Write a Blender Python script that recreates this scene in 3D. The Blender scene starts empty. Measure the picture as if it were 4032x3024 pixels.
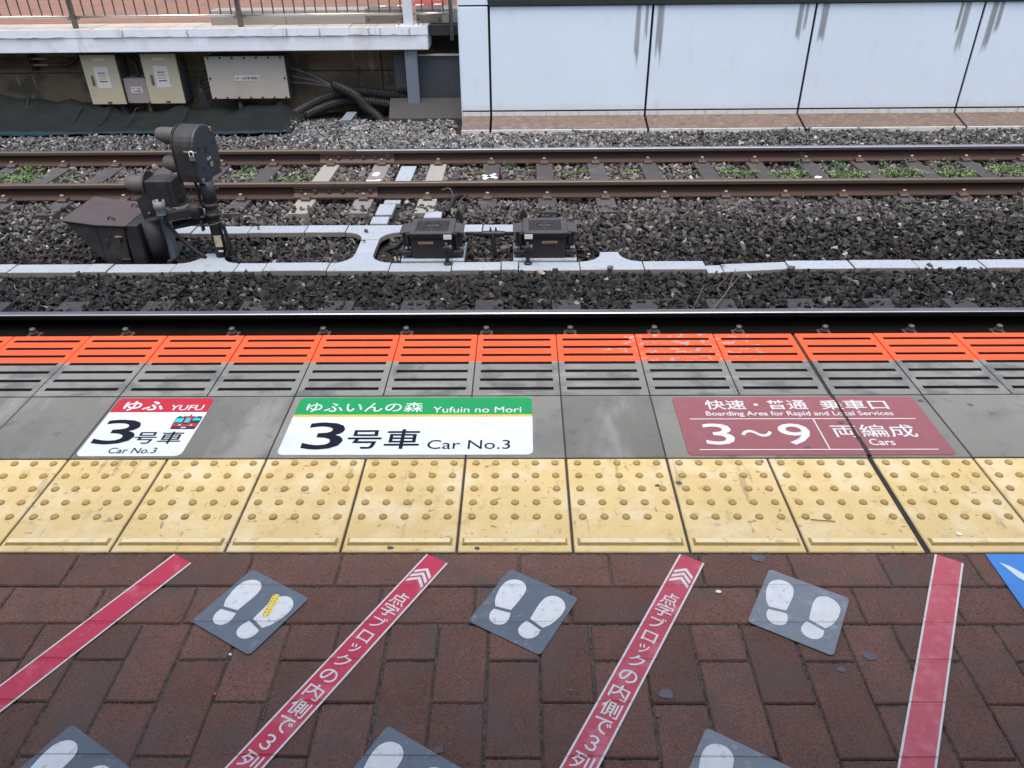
import bpy, bmesh, math, random
import numpy as np
from mathutils import Vector, Matrix
random.seed(7)
S = bpy.context.scene
COL = S.collection
R = math.radians

# ------------------------------------------------------------------ camera
cam_data = bpy.data.cameras.new("camera")
cam = bpy.data.objects.new("camera", cam_data)
COL.objects.link(cam)
cam_data.sensor_width = 36.0
cam_data.lens = 27.035
cam_data.clip_start = 0.05
cam_data.clip_end = 500
cam.matrix_world = (Matrix.Translation((0, 0, 1.4314)) @ Matrix.Rotation(0.0163, 4, 'Z')
                    @ Matrix.Rotation(R(90 - 32.252), 4, 'X') @ Matrix.Rotation(-0.0116, 4, 'Z'))
S.camera = cam

# ------------------------------------------------------------------ sky, sun, exposure
SUN_EL, SUN_AZ = 78.0, 180.0          # azimuth measured from +Y towards +X
w = bpy.data.worlds.new("World")
S.world = w
w.use_nodes = True
nt = w.node_tree
bg = nt.nodes['Background']
sky = nt.nodes.new('ShaderNodeTexSky')
sky.sky_type = 'NISHITA'
sky.sun_disc = False
sky.sun_elevation = R(SUN_EL)
sky.sun_rotation = R(SUN_AZ)
sky.air_density = 1.0
sky.dust_density = 4.0
sky.ozone_density = 1.0
nt.links.new(sky.outputs[0], bg.inputs[0])
bg.inputs[1].default_value = 0.15
sun_data = bpy.data.lights.new("sun", 'SUN')
sun_data.energy = 0.8
sun_data.angle = R(40)
sun_data.color = (1.0, 0.95, 0.88)
sun = bpy.data.objects.new("sun", sun_data)
COL.objects.link(sun)
d = Vector((math.sin(R(SUN_AZ)) * math.cos(R(SUN_EL)), math.cos(R(SUN_AZ)) * math.cos(R(SUN_EL)), math.sin(R(SUN_EL))))
sun.rotation_euler = d.to_track_quat('Z', 'Y').to_euler()
sun.location = d * 40
S.view_settings.view_transform = 'Standard'
S.view_settings.look = 'None'
S.view_settings.gamma = 1.0
S.view_settings.use_curve_mapping = False
S.view_settings.exposure = 1.2

# ------------------------------------------------------------------ materials
MATS = {}


def mat(name, col, rough=0.8, metal=0.0, var=0.12, vscale=6.0, fine=0.08, fscale=140.0, bump=0.15, bscale=160.0,
        objvar=0.0, dirt=(), spec=0.4, attr=None, stretch=None, extra=None, bdist=0.002):
    m = bpy.data.materials.new(name)
    m.use_nodes = True
    t = m.node_tree
    N, L = t.nodes.new, t.links.new
    bs = t.nodes['Principled BSDF']
    bs.inputs['Roughness'].default_value = rough
    bs.inputs['Metallic'].default_value = metal
    bs.inputs['Specular IOR Level'].default_value = spec
    geo = N('ShaderNodeNewGeometry')
    pos = geo.outputs['Position']
    if stretch:
        mp = N('ShaderNodeVectorMath'); mp.operation = 'MULTIPLY'
        L(pos, mp.inputs[0]); mp.inputs[1].default_value = stretch
        pos = mp.outputs[0]

    def noise(scale, detail=4.0, rgh=0.55, src=None):
        n = N('ShaderNodeTexNoise')
        n.inputs['Scale'].default_value = scale
        n.inputs['Detail'].default_value = detail
        n.inputs['Roughness'].default_value = rgh
        L(src or pos, n.inputs['Vector'])
        return n.outputs['Fac']

    def math_(op, a, b=None):
        n = N('ShaderNodeMath'); n.operation = op
        for i, v in enumerate((a, b)):
            if v is None: continue
            if isinstance(v, (int, float)): n.inputs[i].default_value = v
            else: L(v, n.inputs[i])
        return n.outputs[0]

    def ramp(src, lo, hi):
        n = N('ShaderNodeMapRange'); n.interpolation_type = 'SMOOTHSTEP'
        L(src, n.inputs[0]); n.inputs[1].default_value = lo; n.inputs[2].default_value = hi
        return n.outputs[0]

    def mix(f, a, b, blend='MIX'):
        n = N('ShaderNodeMix'); n.data_type = 'RGBA'; n.blend_type = blend
        if isinstance(f, (int, float)): n.inputs[0].default_value = f
        else: L(f, n.inputs[0])
        for i, v in ((6, a), (7, b)):
            if isinstance(v, tuple): n.inputs[i].default_value = (*v[:3], 1)
            else: L(v, n.inputs[i])
        return n.outputs[2]

    fac = math_('MULTIPLY_ADD', noise(vscale), 2 * var); t.nodes[-1].inputs[2].default_value = 1 - var
    f2 = math_('MULTIPLY_ADD', noise(fscale, 3.0, 0.7), 2 * fine); t.nodes[-1].inputs[2].default_value = 1 - fine
    fac = math_('MULTIPLY', fac, f2)
    if objvar:
        oi = N('ShaderNodeObjectInfo')
        f3 = math_('MULTIPLY_ADD', oi.outputs['Random'], 2 * objvar); t.nodes[-1].inputs[2].default_value = 1 - objvar
        fac = math_('MULTIPLY', fac, f3)
    comb = N('ShaderNodeCombineColor')
    for i in range(3): L(fac, comb.inputs[i])
    if attr:
        at = N('ShaderNodeAttribute'); at.attribute_name = attr
        base = at.outputs['Color']
    else:
        base = tuple(col)
    c = mix(1.0, base, comb.outputs[0], 'MULTIPLY')
    for dd in dirt:
        dc, sc, lo, hi, am = dd[:5]
        src = pos
        if len(dd) > 5:
            mp = N('ShaderNodeVectorMath'); mp.operation = 'MULTIPLY'
            L(geo.outputs['Position'], mp.inputs[0]); mp.inputs[1].default_value = dd[5]
            src = mp.outputs[0]
        f = math_('MULTIPLY', ramp(noise(sc, 5.0, 0.6, src), lo, hi), am)
        c = mix(f, c, tuple(dc))
    if extra:
        c = extra(t, N, L, geo, noise, math_, ramp, mix, c)
    L(c, bs.inputs['Base Color'])
    if bump:
        b = N('ShaderNodeBump'); b.inputs['Strength'].default_value = bump; b.inputs['Distance'].default_value = bdist
        L(noise(bscale, 5.0, 0.65), b.inputs['Height'])
        L(b.outputs[0], bs.inputs['Normal'])
    MATS[name] = m
    return m


def creased(m, strength=0.9):
    """lets a thin sticker sink a little into the joints of the bricks under it"""
    t = m.node_tree; N, L = t.nodes.new, t.links.new
    geo = N('ShaderNodeNewGeometry'); sx = N('ShaderNodeSeparateXYZ'); L(geo.outputs['Position'], sx.inputs[0])
    tot = None
    def line(src, v):
        nonlocal tot
        a = N('ShaderNodeMath'); a.operation = 'SUBTRACT'; L(src, a.inputs[0]); a.inputs[1].default_value = v
        b = N('ShaderNodeMath'); b.operation = 'ABSOLUTE'; L(a.outputs[0], b.inputs[0])
        r = N('ShaderNodeMapRange'); r.interpolation_type = 'SMOOTHSTEP'; L(b.outputs[0], r.inputs[0])
        r.inputs[1].default_value = .0005; r.inputs[2].default_value = .006
        if tot is None: tot = r.outputs[0]
        else:
            q = N('ShaderNodeMath'); q.operation = 'MINIMUM'; L(tot, q.inputs[0]); L(r.outputs[0], q.inputs[1]); tot = q.outputs[0]
    for v in (1.336, 1.2205, 1.117, 1.0105, .888): line(sx.outputs[1], v)
    wr = N('ShaderNodeTexNoise'); wr.inputs['Scale'].default_value = 14; wr.inputs['Detail'].default_value = 5; L(geo.outputs['Position'], wr.inputs['Vector'])
    ad = N('ShaderNodeMath'); ad.operation = 'MULTIPLY_ADD'; L(wr.outputs['Fac'], ad.inputs[0]); ad.inputs[1].default_value = .9; L(tot, ad.inputs[2])
    bp = N('ShaderNodeBump'); bp.inputs['Strength'].default_value = strength; bp.inputs['Distance'].default_value = .003
    L(ad.outputs[0], bp.inputs['Height'])
    bs = t.nodes['Principled BSDF']
    old = bs.inputs['Normal'].links
    if old: L(old[0].from_socket, bp.inputs['Normal'])
    L(bp.outputs[0], bs.inputs['Normal'])


DK = (0.02, 0.019, 0.018)


def sep_xyz(N, L, geo):
    s = N('ShaderNodeSeparateXYZ'); L(geo.outputs['Position'], s.inputs[0]); return s.outputs


def orange_extra(t, N, L, geo, noise, math_, ramp, mix, c):
    x, y, z = sep_xyz(N, L, geo)
    wear = math_('ADD', noise(16.0, 6.0, 0.62), 0.0)
    k = math_('ABSOLUTE', math_('SUBTRACT', x, 0.62))
    k = math_('MULTIPLY', ramp(k, 0.6, 0.1), 0.13)
    sn = N('ShaderNodeVectorMath'); sn.operation = 'MULTIPLY'
    L(geo.outputs['Position'], sn.inputs[0]); sn.inputs[1].default_value = (1, 1.4, 1)
    wear = noise(30.0, 7.0, 0.68, sn.outputs[0])
    return mix(ramp(math_('ADD', wear, k), 0.685, 0.71), c, (0.30, 0.30, 0.28))


def streaks(t, N, L, geo, noise, math_, ramp, mix, c):
    x, y, z = sep_xyz(N, L, geo)
    sv = N('ShaderNodeVectorMath'); sv.operation = 'MULTIPLY'
    L(geo.outputs['Position'], sv.inputs[0]); sv.inputs[1].default_value = (40, 1, 1.6)
    nz = noise(1.0, 3.0, 0.6, sv.outputs[0])
    tot = None
    cv = N('ShaderNodeVectorMath'); cv.operation = 'MULTIPLY'
    L(geo.outputs['Position'], cv.inputs[0]); cv.inputs[1].default_value = (60, 0, 0.5)
    coln = noise(1.0, 4.0, 0.6, cv.outputs[0])               # every drip column runs to its own length
    drop = math_('SUBTRACT', 0.33, z)                        # metres below the sill
    for x0, wd, ln in ((1.43, .032, .75), (1.53, .022, .45), (1.70, .045, .72), (3.40, .035, .48), (3.47, .02, .36), (3.69, .045, .52),
                       (5.40, .04, .66), (5.33, .02, .4), (5.73, .04, .68), (5.81, .03, .42), (7.45, .06, .5), (7.7, .06, .4)):
        a = math_('ABSOLUTE', math_('SUBTRACT', x, x0))
        band = ramp(a, wd * 1.25, wd * .55)
        reach = math_('SUBTRACT', math_('MULTIPLY', math_('ADD', coln, .25), 1.15), math_('DIVIDE', drop, ln))
        m1 = math_('MULTIPLY', band, ramp(reach, -0.02, 0.16))
        tot = m1 if tot is None else math_('MAXIMUM', tot, m1)
    tot = math_('MULTIPLY', tot, math_('ADD', math_('MULTIPLY', nz, 0.7), 0.42))
    c = mix(math_('MULTIPLY', tot, 1.0), c, (0.20, 0.215, 0.21))
    low = ramp(math_('ADD', z, math_('MULTIPLY', noise(9.0), 0.12)), -0.72, -0.93)
    c = mix(math_('MULTIPLY', low, 0.35), c, (0.42, 0.33, 0.24))
    return c


mat('brick', (0.150, 0.081, 0.062), 0.9, 0, 0.26, 12, 0.62, 170, 1.0, 210, objvar=0.17, spec=0.3,
    dirt=[((0.045, 0.036, 0.036), 190, 0.56, 0.66, 0.85), ((0.105, 0.082, 0.076), 7, 0.45, 0.7, 0.75),
          ((0.30, 0.24, 0.21), 240, 0.63, 0.70, 0.6), ((0.07, 0.06, 0.06), 5, 0.6, 0.75, 0.45)])
mat('grout', (0.125, 0.12, 0.10), 0.95, 0, 0.3, 30, 0.6, 300, 1.0, 260, bdist=0.006, dirt=[((0.035, 0.033, 0.03), 90, 0.44, 0.6, 0.85), ((0.45, 0.44, 0.39), 300, 0.58, 0.66, 0.8)])
mat('dark_joint', (0.07, 0.068, 0.065), 0.95, 0, 0.3, 30, 0.3, 200, 0.6, 200)
YD = [((0.20, 0.165, 0.13), 26, 0.63, 0.675, 0.45, (1, .14, 1)), ((0.13, 0.11, 0.095), 34, 0.645, 0.68, 0.7, (.5, 1, 1)), ((0.36, 0.28, 0.15), 22, 0.54, 0.72, 0.5), ((0.10, 0.085, 0.075), 75, 0.645, 0.69, 0.8), ((0.14, 0.115, 0.10), 40, 0.655, 0.70, 0.65, (1, .3, 1)),
      ((0.16, 0.13, 0.12), 55, 0.665, 0.70, 0.65, (.3, 1, 1)), ((0.78, 0.69, 0.47), 7, 0.45, 0.7, 0.6)]
mat('tactile_yellow', (0.68, 0.515, 0.222), 0.5, 0, 0.10, 8, 0.05, 200, 0.08, 150, objvar=0.05, dirt=YD)
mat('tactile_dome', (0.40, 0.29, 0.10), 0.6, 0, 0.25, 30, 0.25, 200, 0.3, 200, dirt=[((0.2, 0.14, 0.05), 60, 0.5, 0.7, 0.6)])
mat('tactile_worn', (0.78, 0.66, 0.40), 0.55, 0, 0.12, 12, 0.06, 200, 0.08, 150, dirt=[((0.36, 0.28, 0.15), 22, 0.54, 0.72, 0.55), ((0.12, 0.1, 0.08), 70, 0.66, 0.70, 0.6)])
mat('concrete_grey', (0.190, 0.190, 0.163), 0.6, 0, 0.24, 4, 0.22, 260, 0.25, 260, objvar=0.18,
    dirt=[((0.105, 0.112, 0.105), 4, 0.45, 0.66, 0.55), ((0.29, 0.285, 0.26), 5, 0.50, 0.66, 0.65, (1, .35, 1)), ((0.08, 0.084, 0.08), 16, 0.58, 0.72, 0.5), ((0.06, 0.06, 0.06), 45, 0.70, 0.73, 0.8)])
mat('edge_concrete', (0.205, 0.210, 0.190), 0.8, 0, 0.22, 7, 0.2, 260, 0.25, 260, objvar=0.06,
    dirt=[((0.088, 0.097, 0.097), 7, 0.46, 0.64, 0.75), ((0.30, 0.305, 0.29), 12, 0.55, 0.7, 0.55, (.3, 1.6, 1)), ((0.07, 0.07, 0.07), 30, 0.66, 0.72, 0.6)])
mat('edge_orange', (0.93, 0.105, 0.036), 0.7, 0, 0.06, 5, 0.04, 200, 0.08, 200, spec=0.2, extra=orange_extra, objvar=0.03)
mat('rubber', (0.010, 0.0105, 0.0125), 0.7, 0, 0.2, 30, 0.2, 200, 0.1, 200, spec=0.12, dirt=[((0.3, 0.3, 0.3), 300, 0.74, 0.77, 0.6)])
mat('mastic', (0.035, 0.034, 0.032), 0.9, 0, 0.4, 40, 0.4, 150, 0.8, 90, bdist=0.006)
STK = [((0.35, 0.36, 0.37), 45, 0.62, 0.72, 0.5), ((0.2, 0.2, 0.2), 60, 0.70, 0.74, 0.5, (1, .35, 1)), ((0.45, 0.46, 0.46), 9, .5, .7, .35)]
mat('sticker_white', (0.64, 0.715, 0.74), 0.5, 0, 0.05, 9, 0.03, 300, 0.05, 120, dirt=STK)
mat('sole_white', (0.68, 0.71, 0.71), 0.45, 0, 0.12, 40, 0.08, 300, 0.1, 120,
    dirt=[((0.28, 0.29, 0.30), 55, 0.56, 0.72, 0.6), ((0.15, 0.15, 0.16), 70, 0.68, 0.74, 0.6, (1, .4, 1))])
mat('tape_white', (0.66, 0.66, 0.65), 0.5, 0, 0.1, 30, 0.1, 300, 0.1, 150, dirt=[((0.3, 0.3, 0.3), 60, 0.58, 0.7, 0.5)])
mat('tape_red', (0.50, 0.030, 0.070), 0.5, 0, 0.1, 20, 0.06, 400, 0.12, 90, objvar=0.03,
    dirt=[((0.25, 0.03, 0.06), 60, 0.66, 0.74, 0.5), ((0.62, 0.18, 0.24), 18, 0.52, 0.7, 0.5)])
mat('tape_pale_red', (0.50, 0.090, 0.115), 0.5, 0, 0.12, 20, 0.06, 400, 0.3, 45, bdist=0.004,
    dirt=[((0.3, 0.1, 0.12), 60, 0.66, 0.74, 0.5), ((0.62, 0.22, 0.25), 30, 0.45, 0.7, 0.5)])
mat('mat_grey', (0.115, 0.145, 0.175), 0.38, 0, 0.15, 30, 0.12, 400, 0.12, 200, objvar=0.12,
    dirt=[((0.26, 0.29, 0.32), 40, 0.55, 0.75, 0.55), ((0.40, 0.43, 0.46), 90, 0.66, 0.74, 0.5), ((0.05, 0.055, 0.06), 60, 0.68, 0.74, 0.6, (1, .4, 1))])
mat('mat_pale', (0.185, 0.215, 0.24), 0.38, 0, 0.15, 30, 0.12, 400, 0.12, 200, objvar=0.06, dirt=[((0.32, 0.35, 0.37), 40, 0.52, 0.72, 0.6), ((0.45, 0.47, 0.49), 90, 0.64, 0.72, 0.5), ((0.08, 0.085, 0.09), 50, 0.64, 0.72, 0.5, (1, .4, 1))])
mat('sign_red', (0.44, 0.012, 0.026), 0.55, 0, 0.06, 20, 0.03, 300, 0.05, 120)
mat('train_red', (0.36, 0.018, 0.04), 0.4, 0, 0.06, 20, 0.03, 300, 0.05, 120)
mat('sign_green', (0.002, 0.27, 0.075), 0.55, 0, 0.06, 12, 0.03, 300, 0.05, 120)
mat('sign_gold', (0.75, 0.42, 0.06), 0.45, 0, 0.05)
mat('sign_lime', (0.42, 0.52, 0.06), 0.45, 0, 0.05)
mat('sign_maroon', (0.26, 0.088, 0.095), 0.5, 0, 0.12, 30, 0.06, 300, 0.25, 70, dirt=[((0.18, 0.05, 0.06), 90, 0.64, 0.72, 0.5), ((0.36, 0.13, 0.14), 14, .55, .75, .4)])
mat('print_navy', (0.011, 0.012, 0.022), 0.75, 0, 0.1, bump=0, spec=0.12)
mat('print_teal', (0.01, 0.55, 0.55), 0.4, 0, 0.05, bump=0)
mat('print_black', (0.02, 0.02, 0.022), 0.5, 0, 0.05, bump=0)
mat('print_cream', (0.8, 0.66, 0.5), 0.5, 0, 0.05, bump=0)
mat('sticker_blue', (0.055, 0.23, 0.62), 0.4, 0, 0.08, 20, 0.04, 300, 0.1, 60)
mat('plaster_yellow', (0.85, 0.72, 0.03), 0.45, 0, 0.1, bump=0)
mat('plaster_orange', (0.75, 0.33, 0.12), 0.45, 0, 0.1, bump=0)
mat('plaster_green', (0.45, 0.55, 0.12), 0.45, 0, 0.1, bump=0)
mat('gum', (0.085, 0.085, 0.095), 0.7, 0, 0.2, 60, 0.2, 300, 0.4, 120)
mat('gum_pale', (0.115, 0.112, 0.125), 0.7, 0, 0.25, 60, 0.2, 300, 0.4, 120)
mat('litter_white', (0.8, 0.8, 0.78), 0.6, bump=0)
mat('litter_orange', (0.9, 0.12, 0.03), 0.5, bump=0)
mat('twig', (0.115, 0.09, 0.075), 0.9, bump=0.3)
# --- track
mat('rust', (0.052, 0.029, 0.021), 0.75, 0.0, 0.2, 5, 0.2, 160, 0.2, 160, stretch=(.15, 1, 1), dirt=[((0.035, 0.024, 0.02), 6, .45, .7, .6)])
mat('rust_head', (0.105, 0.074, 0.054), 0.55, 0.2, 0.15, 5, 0.1, 160, 0.1, 160, stretch=(.1, 1, 1))
mat('rail_worn', (0.30, 0.30, 0.295), 0.34, 0.9, 0.12, 3, 0.06, 120, 0.03, 200, stretch=(.04, 1, 1), dirt=[((0.14, 0.12, 0.10), 50, .45, .7, .6)])
mat('rail_dull', (0.17, 0.135, 0.105), 0.42, 0.7, 0.12, 3, 0.06, 120, 0.03, 200, stretch=(.04, 1, 1))
mat('rail_shade_black', (0.007, 0.0065, 0.0065), 0.95, 0.0, 0.3, 5, 0.2, 160, 0.2, 160, spec=0.05)  # shade on the near rail's sides is put into this black
mat('rail_polish', (0.47, 0.47, 0.47), 0.22, 1.0, 0.08, 3, 0.06, 120, 0.03, 200, stretch=(.04, 1, 1), dirt=[((0.30, 0.26, 0.21), 50, .45, .7, .5)])
mat('clip_iron', (0.085, 0.06, 0.05), 0.7, 0.2, 0.2, 20, 0.2, 200, 0.2, 200)
mat('bolt_dark', (0.10, 0.095, 0.09), 0.55, 0.4, 0.2, 30, 0.1, 200, 0.1, 200)
mat('bolt_steel', (0.27, 0.22, 0.17), 0.5, 0.6, 0.2, 30, 0.1, 200, 0.1, 200)
mat('sleeper_dark', (0.058, 0.056, 0.057), 0.85, 0, 0.25, 9, 0.25, 120, 0.3, 160, objvar=0.12,
    dirt=[((0.11, 0.105, 0.10), 10, 0.52, 0.70, 0.6), ((0.25, 0.24, 0.23), 40, 0.69, 0.74, 0.6)])
mat('sleeper_light', (0.25, 0.24, 0.215), 0.85, 0, 0.2, 9, 0.15, 120, 0.3, 160, objvar=0.1, dirt=[((0.2, 0.19, 0.18), 9, 0.5, 0.7, 0.6)])
mat('sleeper_mid', (0.18, 0.17, 0.16), 0.85, 0, 0.2, 9, 0.2, 120, 0.3, 160, dirt=[((0.09, 0.09, 0.09), 9, 0.5, 0.7, 0.6)])
mat('paint_white', (0.72, 0.74, 0.74), 0.7, 0, 0.1, dirt=[((0.25, 0.25, 0.25), 40, 0.52, 0.62, 0.7)])
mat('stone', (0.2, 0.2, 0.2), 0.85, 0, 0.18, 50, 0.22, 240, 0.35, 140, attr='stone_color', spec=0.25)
mat('stone_dark', (0.085, 0.075, 0.068), 0.9, 0, 0.2, 40, 0.3, 200, 0.5, 160)
mat('stone_tan', (0.34, 0.26, 0.18), 0.9, 0, 0.2, 40, 0.3, 200, 0.5, 160)
mat('bed', (0.022, 0.02, 0.019), 0.95, 0, 0.3, 20, 0.4, 60, 0.5, 40)
mat('earth', (0.10, 0.09, 0.08), 0.95, 0, 0.3, 1.0)
mat('trough', (0.290, 0.335, 0.375), 0.85, 0, 0.12, 9, 0.16, 240, 0.35, 260, objvar=0.05,
    dirt=[((0.225, 0.26, 0.29), 40, 0.45, 0.65, 0.6), ((0.15, 0.145, 0.13), 14, 0.60, 0.74, 0.5), ((0.21, 0.20, 0.18), 8, 0.66, 0.8, 0.5)])
mat('trough_side', (0.24, 0.22, 0.20), 0.9, 0, 0.25, 9, 0.2, 200, 0.35, 200)
mat('cast_black', (0.028, 0.027, 0.029), 0.5, 0.1, 0.15, 20, 0.1, 200, 0.12, 200)
mat('lid_black', (0.055, 0.052, 0.056), 0.55, 0.1, 0.15, 20, 0.15, 200, 0.12, 200, dirt=[((0.10, 0.092, 0.09), 14, .5, .7, .5)])
mat('signal_dark', (0.032, 0.031, 0.033), 0.55, 0.1, 0.2, 8, 0.1, 200, 0.08, 200, dirt=[((0.06, 0.053, 0.048), 9, 0.45, 0.7, 0.7)])
mat('signal_cover', (0.040, 0.046, 0.056), 0.5, 0.1, 0.2, 8, 0.1, 200, 0.06, 200)
mat('signal_hood', (0.085, 0.078, 0.07), 0.6, 0.1, 0.15, 10, 0.1, 200, 0.08, 200)
mat('hood_top', (0.062, 0.05, 0.05), 0.7, 0.0, 0.2, 10, 0.15, 150, 0.1, 200)
mat('pvc', (0.20, 0.225, 0.24), 0.5, 0, 0.12, 20, 0.08, 200, 0.05, 200)
mat('sticker_tan', (0.55, 0.46, 0.32), 0.6, 0, 0.2, 40, dirt=[((0.2, 0.15, 0.1), 30, .5, .65, .7)])
mat('plate_brass', (0.36, 0.27, 0.15), 0.5, 0.2, 0.15, 30)
mat('steel_bright', (0.78, 0.80, 0.78), 0.4, 0.0, 0.1, 30)
mat('cable_black', (0.016, 0.016, 0.017), 0.5, 0, 0.15, 20, bump=0.1)
mat('cable_grey', (0.09, 0.087, 0.082), 0.65, 0, 0.15, 20, bump=0.1)
# --- far side
mat('white_panel', (0.725, 0.82, 0.885), 0.26, 0, 0.06, 1.1, 0.02, 90, 0.25, 1.6, extra=streaks, bdist=0.01, dirt=[((0.62, 0.63, 0.62), 3.0, 0.56, 0.75, 0.4, (2, 1, .5)), ((0.45, 0.44, 0.42), 60, 0.73, 0.76, 0.5)])
mat('panel_lip', (0.66, 0.66, 0.63), 0.6, 0, 0.08, 6, dirt=[((0.42, 0.25, 0.12), 14, 0.5, 0.7, 0.7, (1, 1, .3))])
mat('ledge_tile', (0.140, 0.100, 0.080), 0.6, 0, 0.25, 10, 0.25, 160, 0.15, 160, objvar=0.06, dirt=[((0.34, 0.31, 0.28), 12, 0.52, 0.72, 0.6, (1, 3, 1)), ((0.075, 0.055, 0.045), 8, 0.52, 0.68, 0.6)])
mat('joint_black', (0.006, 0.006, 0.006), 0.8, 0, 0.1, bump=0)
mat('frame_dark', (0.05, 0.06, 0.06), 0.4, 0.5, 0.1, bump=0)
mat('glass_green', (0.03, 0.10, 0.075), 0.08, 0, 0.1, bump=0, spec=0.8)
mat('edge_beam', (0.78, 0.81, 0.84), 0.85, 0, 0.08, 3, 0.08, 120, 0.3, 120,
    dirt=[((0.30, 0.31, 0.33), 55, 0.68, 0.74, 0.6), ((0.64, 0.60, 0.50), 2.2, 0.5, 0.7, 0.6), ((0.45, 0.46, 0.48), 5, 0.56, 0.7, 0.5, (1, 1, .3))])
mat('coping', (0.44, 0.40, 0.34), 0.8, 0, 0.12, 3, 0.08, 120, 0.15, 120, objvar=0.07)
mat('far_paver', (0.225, 0.125, 0.092), 0.85, 0, 0.22, 5, 0.15, 60, 0.2, 100, dirt=[((0.15, 0.10, 0.08), 3, .45, .65, .5)])
mat('steel_grey', (0.22, 0.205, 0.18), 0.45, 0.5, 0.12, 8, 0.06, 200, 0.05, 200)
mat('steel_kerb', (0.33, 0.315, 0.28), 0.6, 0.1, 0.12, 5, 0.06, 200, 0.1, 200, stretch=(.4, 1, 1))
mat('stainless', (0.75, 0.69, 0.56), 0.3, 0.9, 0.08, 8, bump=0.02)
mat('post_white', (0.66, 0.67, 0.68), 0.6, 0, 0.06, 10, dirt=[((0.4, 0.3, 0.2), 16, 0.66, 0.75, 0.6)])
mat('post_blue', (0.16, 0.19, 0.22), 0.6, 0, 0.1, 6)
mat('cover_grey', (0.055, 0.060, 0.068), 0.6, 0.1, 0.15, 3, 0.06, 200, 0.05, 200)
mat('cover_low', (0.038, 0.037, 0.038), 0.65, 0.1, 0.15, 3, 0.06, 200, 0.05, 200)
mat('stained_wall', (0.19, 0.142, 0.085), 0.9, 0, 0.25, 3, 0.2, 60, 0.4, 60,
    dirt=[((0.07, 0.06, 0.045), 2.0, 0.47, 0.62, 0.8, (.7, 1, 1.3)), ((0.45, 0.37, 0.24), 9, 0.58, 0.72, 0.5, (1.5, 1, .35)), ((0.08, 0.07, 0.06), 26, 0.62, 0.7, 0.5)])
mat('cabinet_beige', (0.53, 0.465, 0.31), 0.5, 0, 0.06, 3, 0.03, 200, 0.03, 200, dirt=[((0.36, 0.31, 0.22), 5, 0.55, 0.75, 0.4)])
mat('cabinet_pale', (0.52, 0.46, 0.375), 0.5, 0, 0.06, 3, 0.03, 200, 0.03, 200, dirt=[((0.40, 0.35, 0.28), 5, 0.5, 0.75, 0.4)])
mat('cabinet_mauve', (0.36, 0.30, 0.27), 0.55, 0, 0.06, 3)
mat('cabinet_side', (0.10, 0.095, 0.085), 0.6, 0, 0.1, 3)
mat('paper', (0.68, 0.64, 0.57), 0.7, 0, 0.05, bump=0)
mat('print_red', (0.36, 0.05, 0.035), 0.6, 0, 0.05, bump=0)
mat('print_ochre', (0.6, 0.42, 0.12), 0.6, 0, 0.05, bump=0)
mat('net_dark', (0.014, 0.017, 0.017), 0.95, 0, 0.3, 3, 0.5, 120, 0.6, 120, spec=0.05, dirt=[((0.3, 0.31, 0.3), 38, 0.73, 0.76, 0.7), ((0.02, 0.023, 0.022), 2.2, .5, .65, .5)])
mat('net_blue', (0.016, 0.034, 0.042), 0.95, 0, 0.3, 3, 0.5, 120, 0.6, 120, spec=0.05, dirt=[((0.3, 0.31, 0.3), 40, 0.73, 0.76, 0.6)])
mat('conduit', (0.030, 0.029, 0.028), 0.5, 0, 0.2, 6, bump=0.1)
mat('pipe_pale', (0.36, 0.34, 0.29), 0.6, 0, 0.15, 6)
mat('leaf', (0.125, 0.215, 0.06), 0.6, 0, 0.35, 60, 0.2, 200, 0.0)
mat('leaf_dark', (0.065, 0.135, 0.06), 0.6, 0, 0.35, 60, 0.2, 200, 0.0)
mat('canopy', (0.30, 0.29, 0.28), 0.8, 0, 0.05, 2)

for k_ in ('mat_pale', 'mat_grey', 'tape_red', 'tape_pale_red', 'sole_white', 'tape_white'): creased(MATS[k_])

# ------------------------------------------------------------------ builders
WORLD = {}                     # object -> world matrix (objects carry no rotation unless given one)


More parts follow.
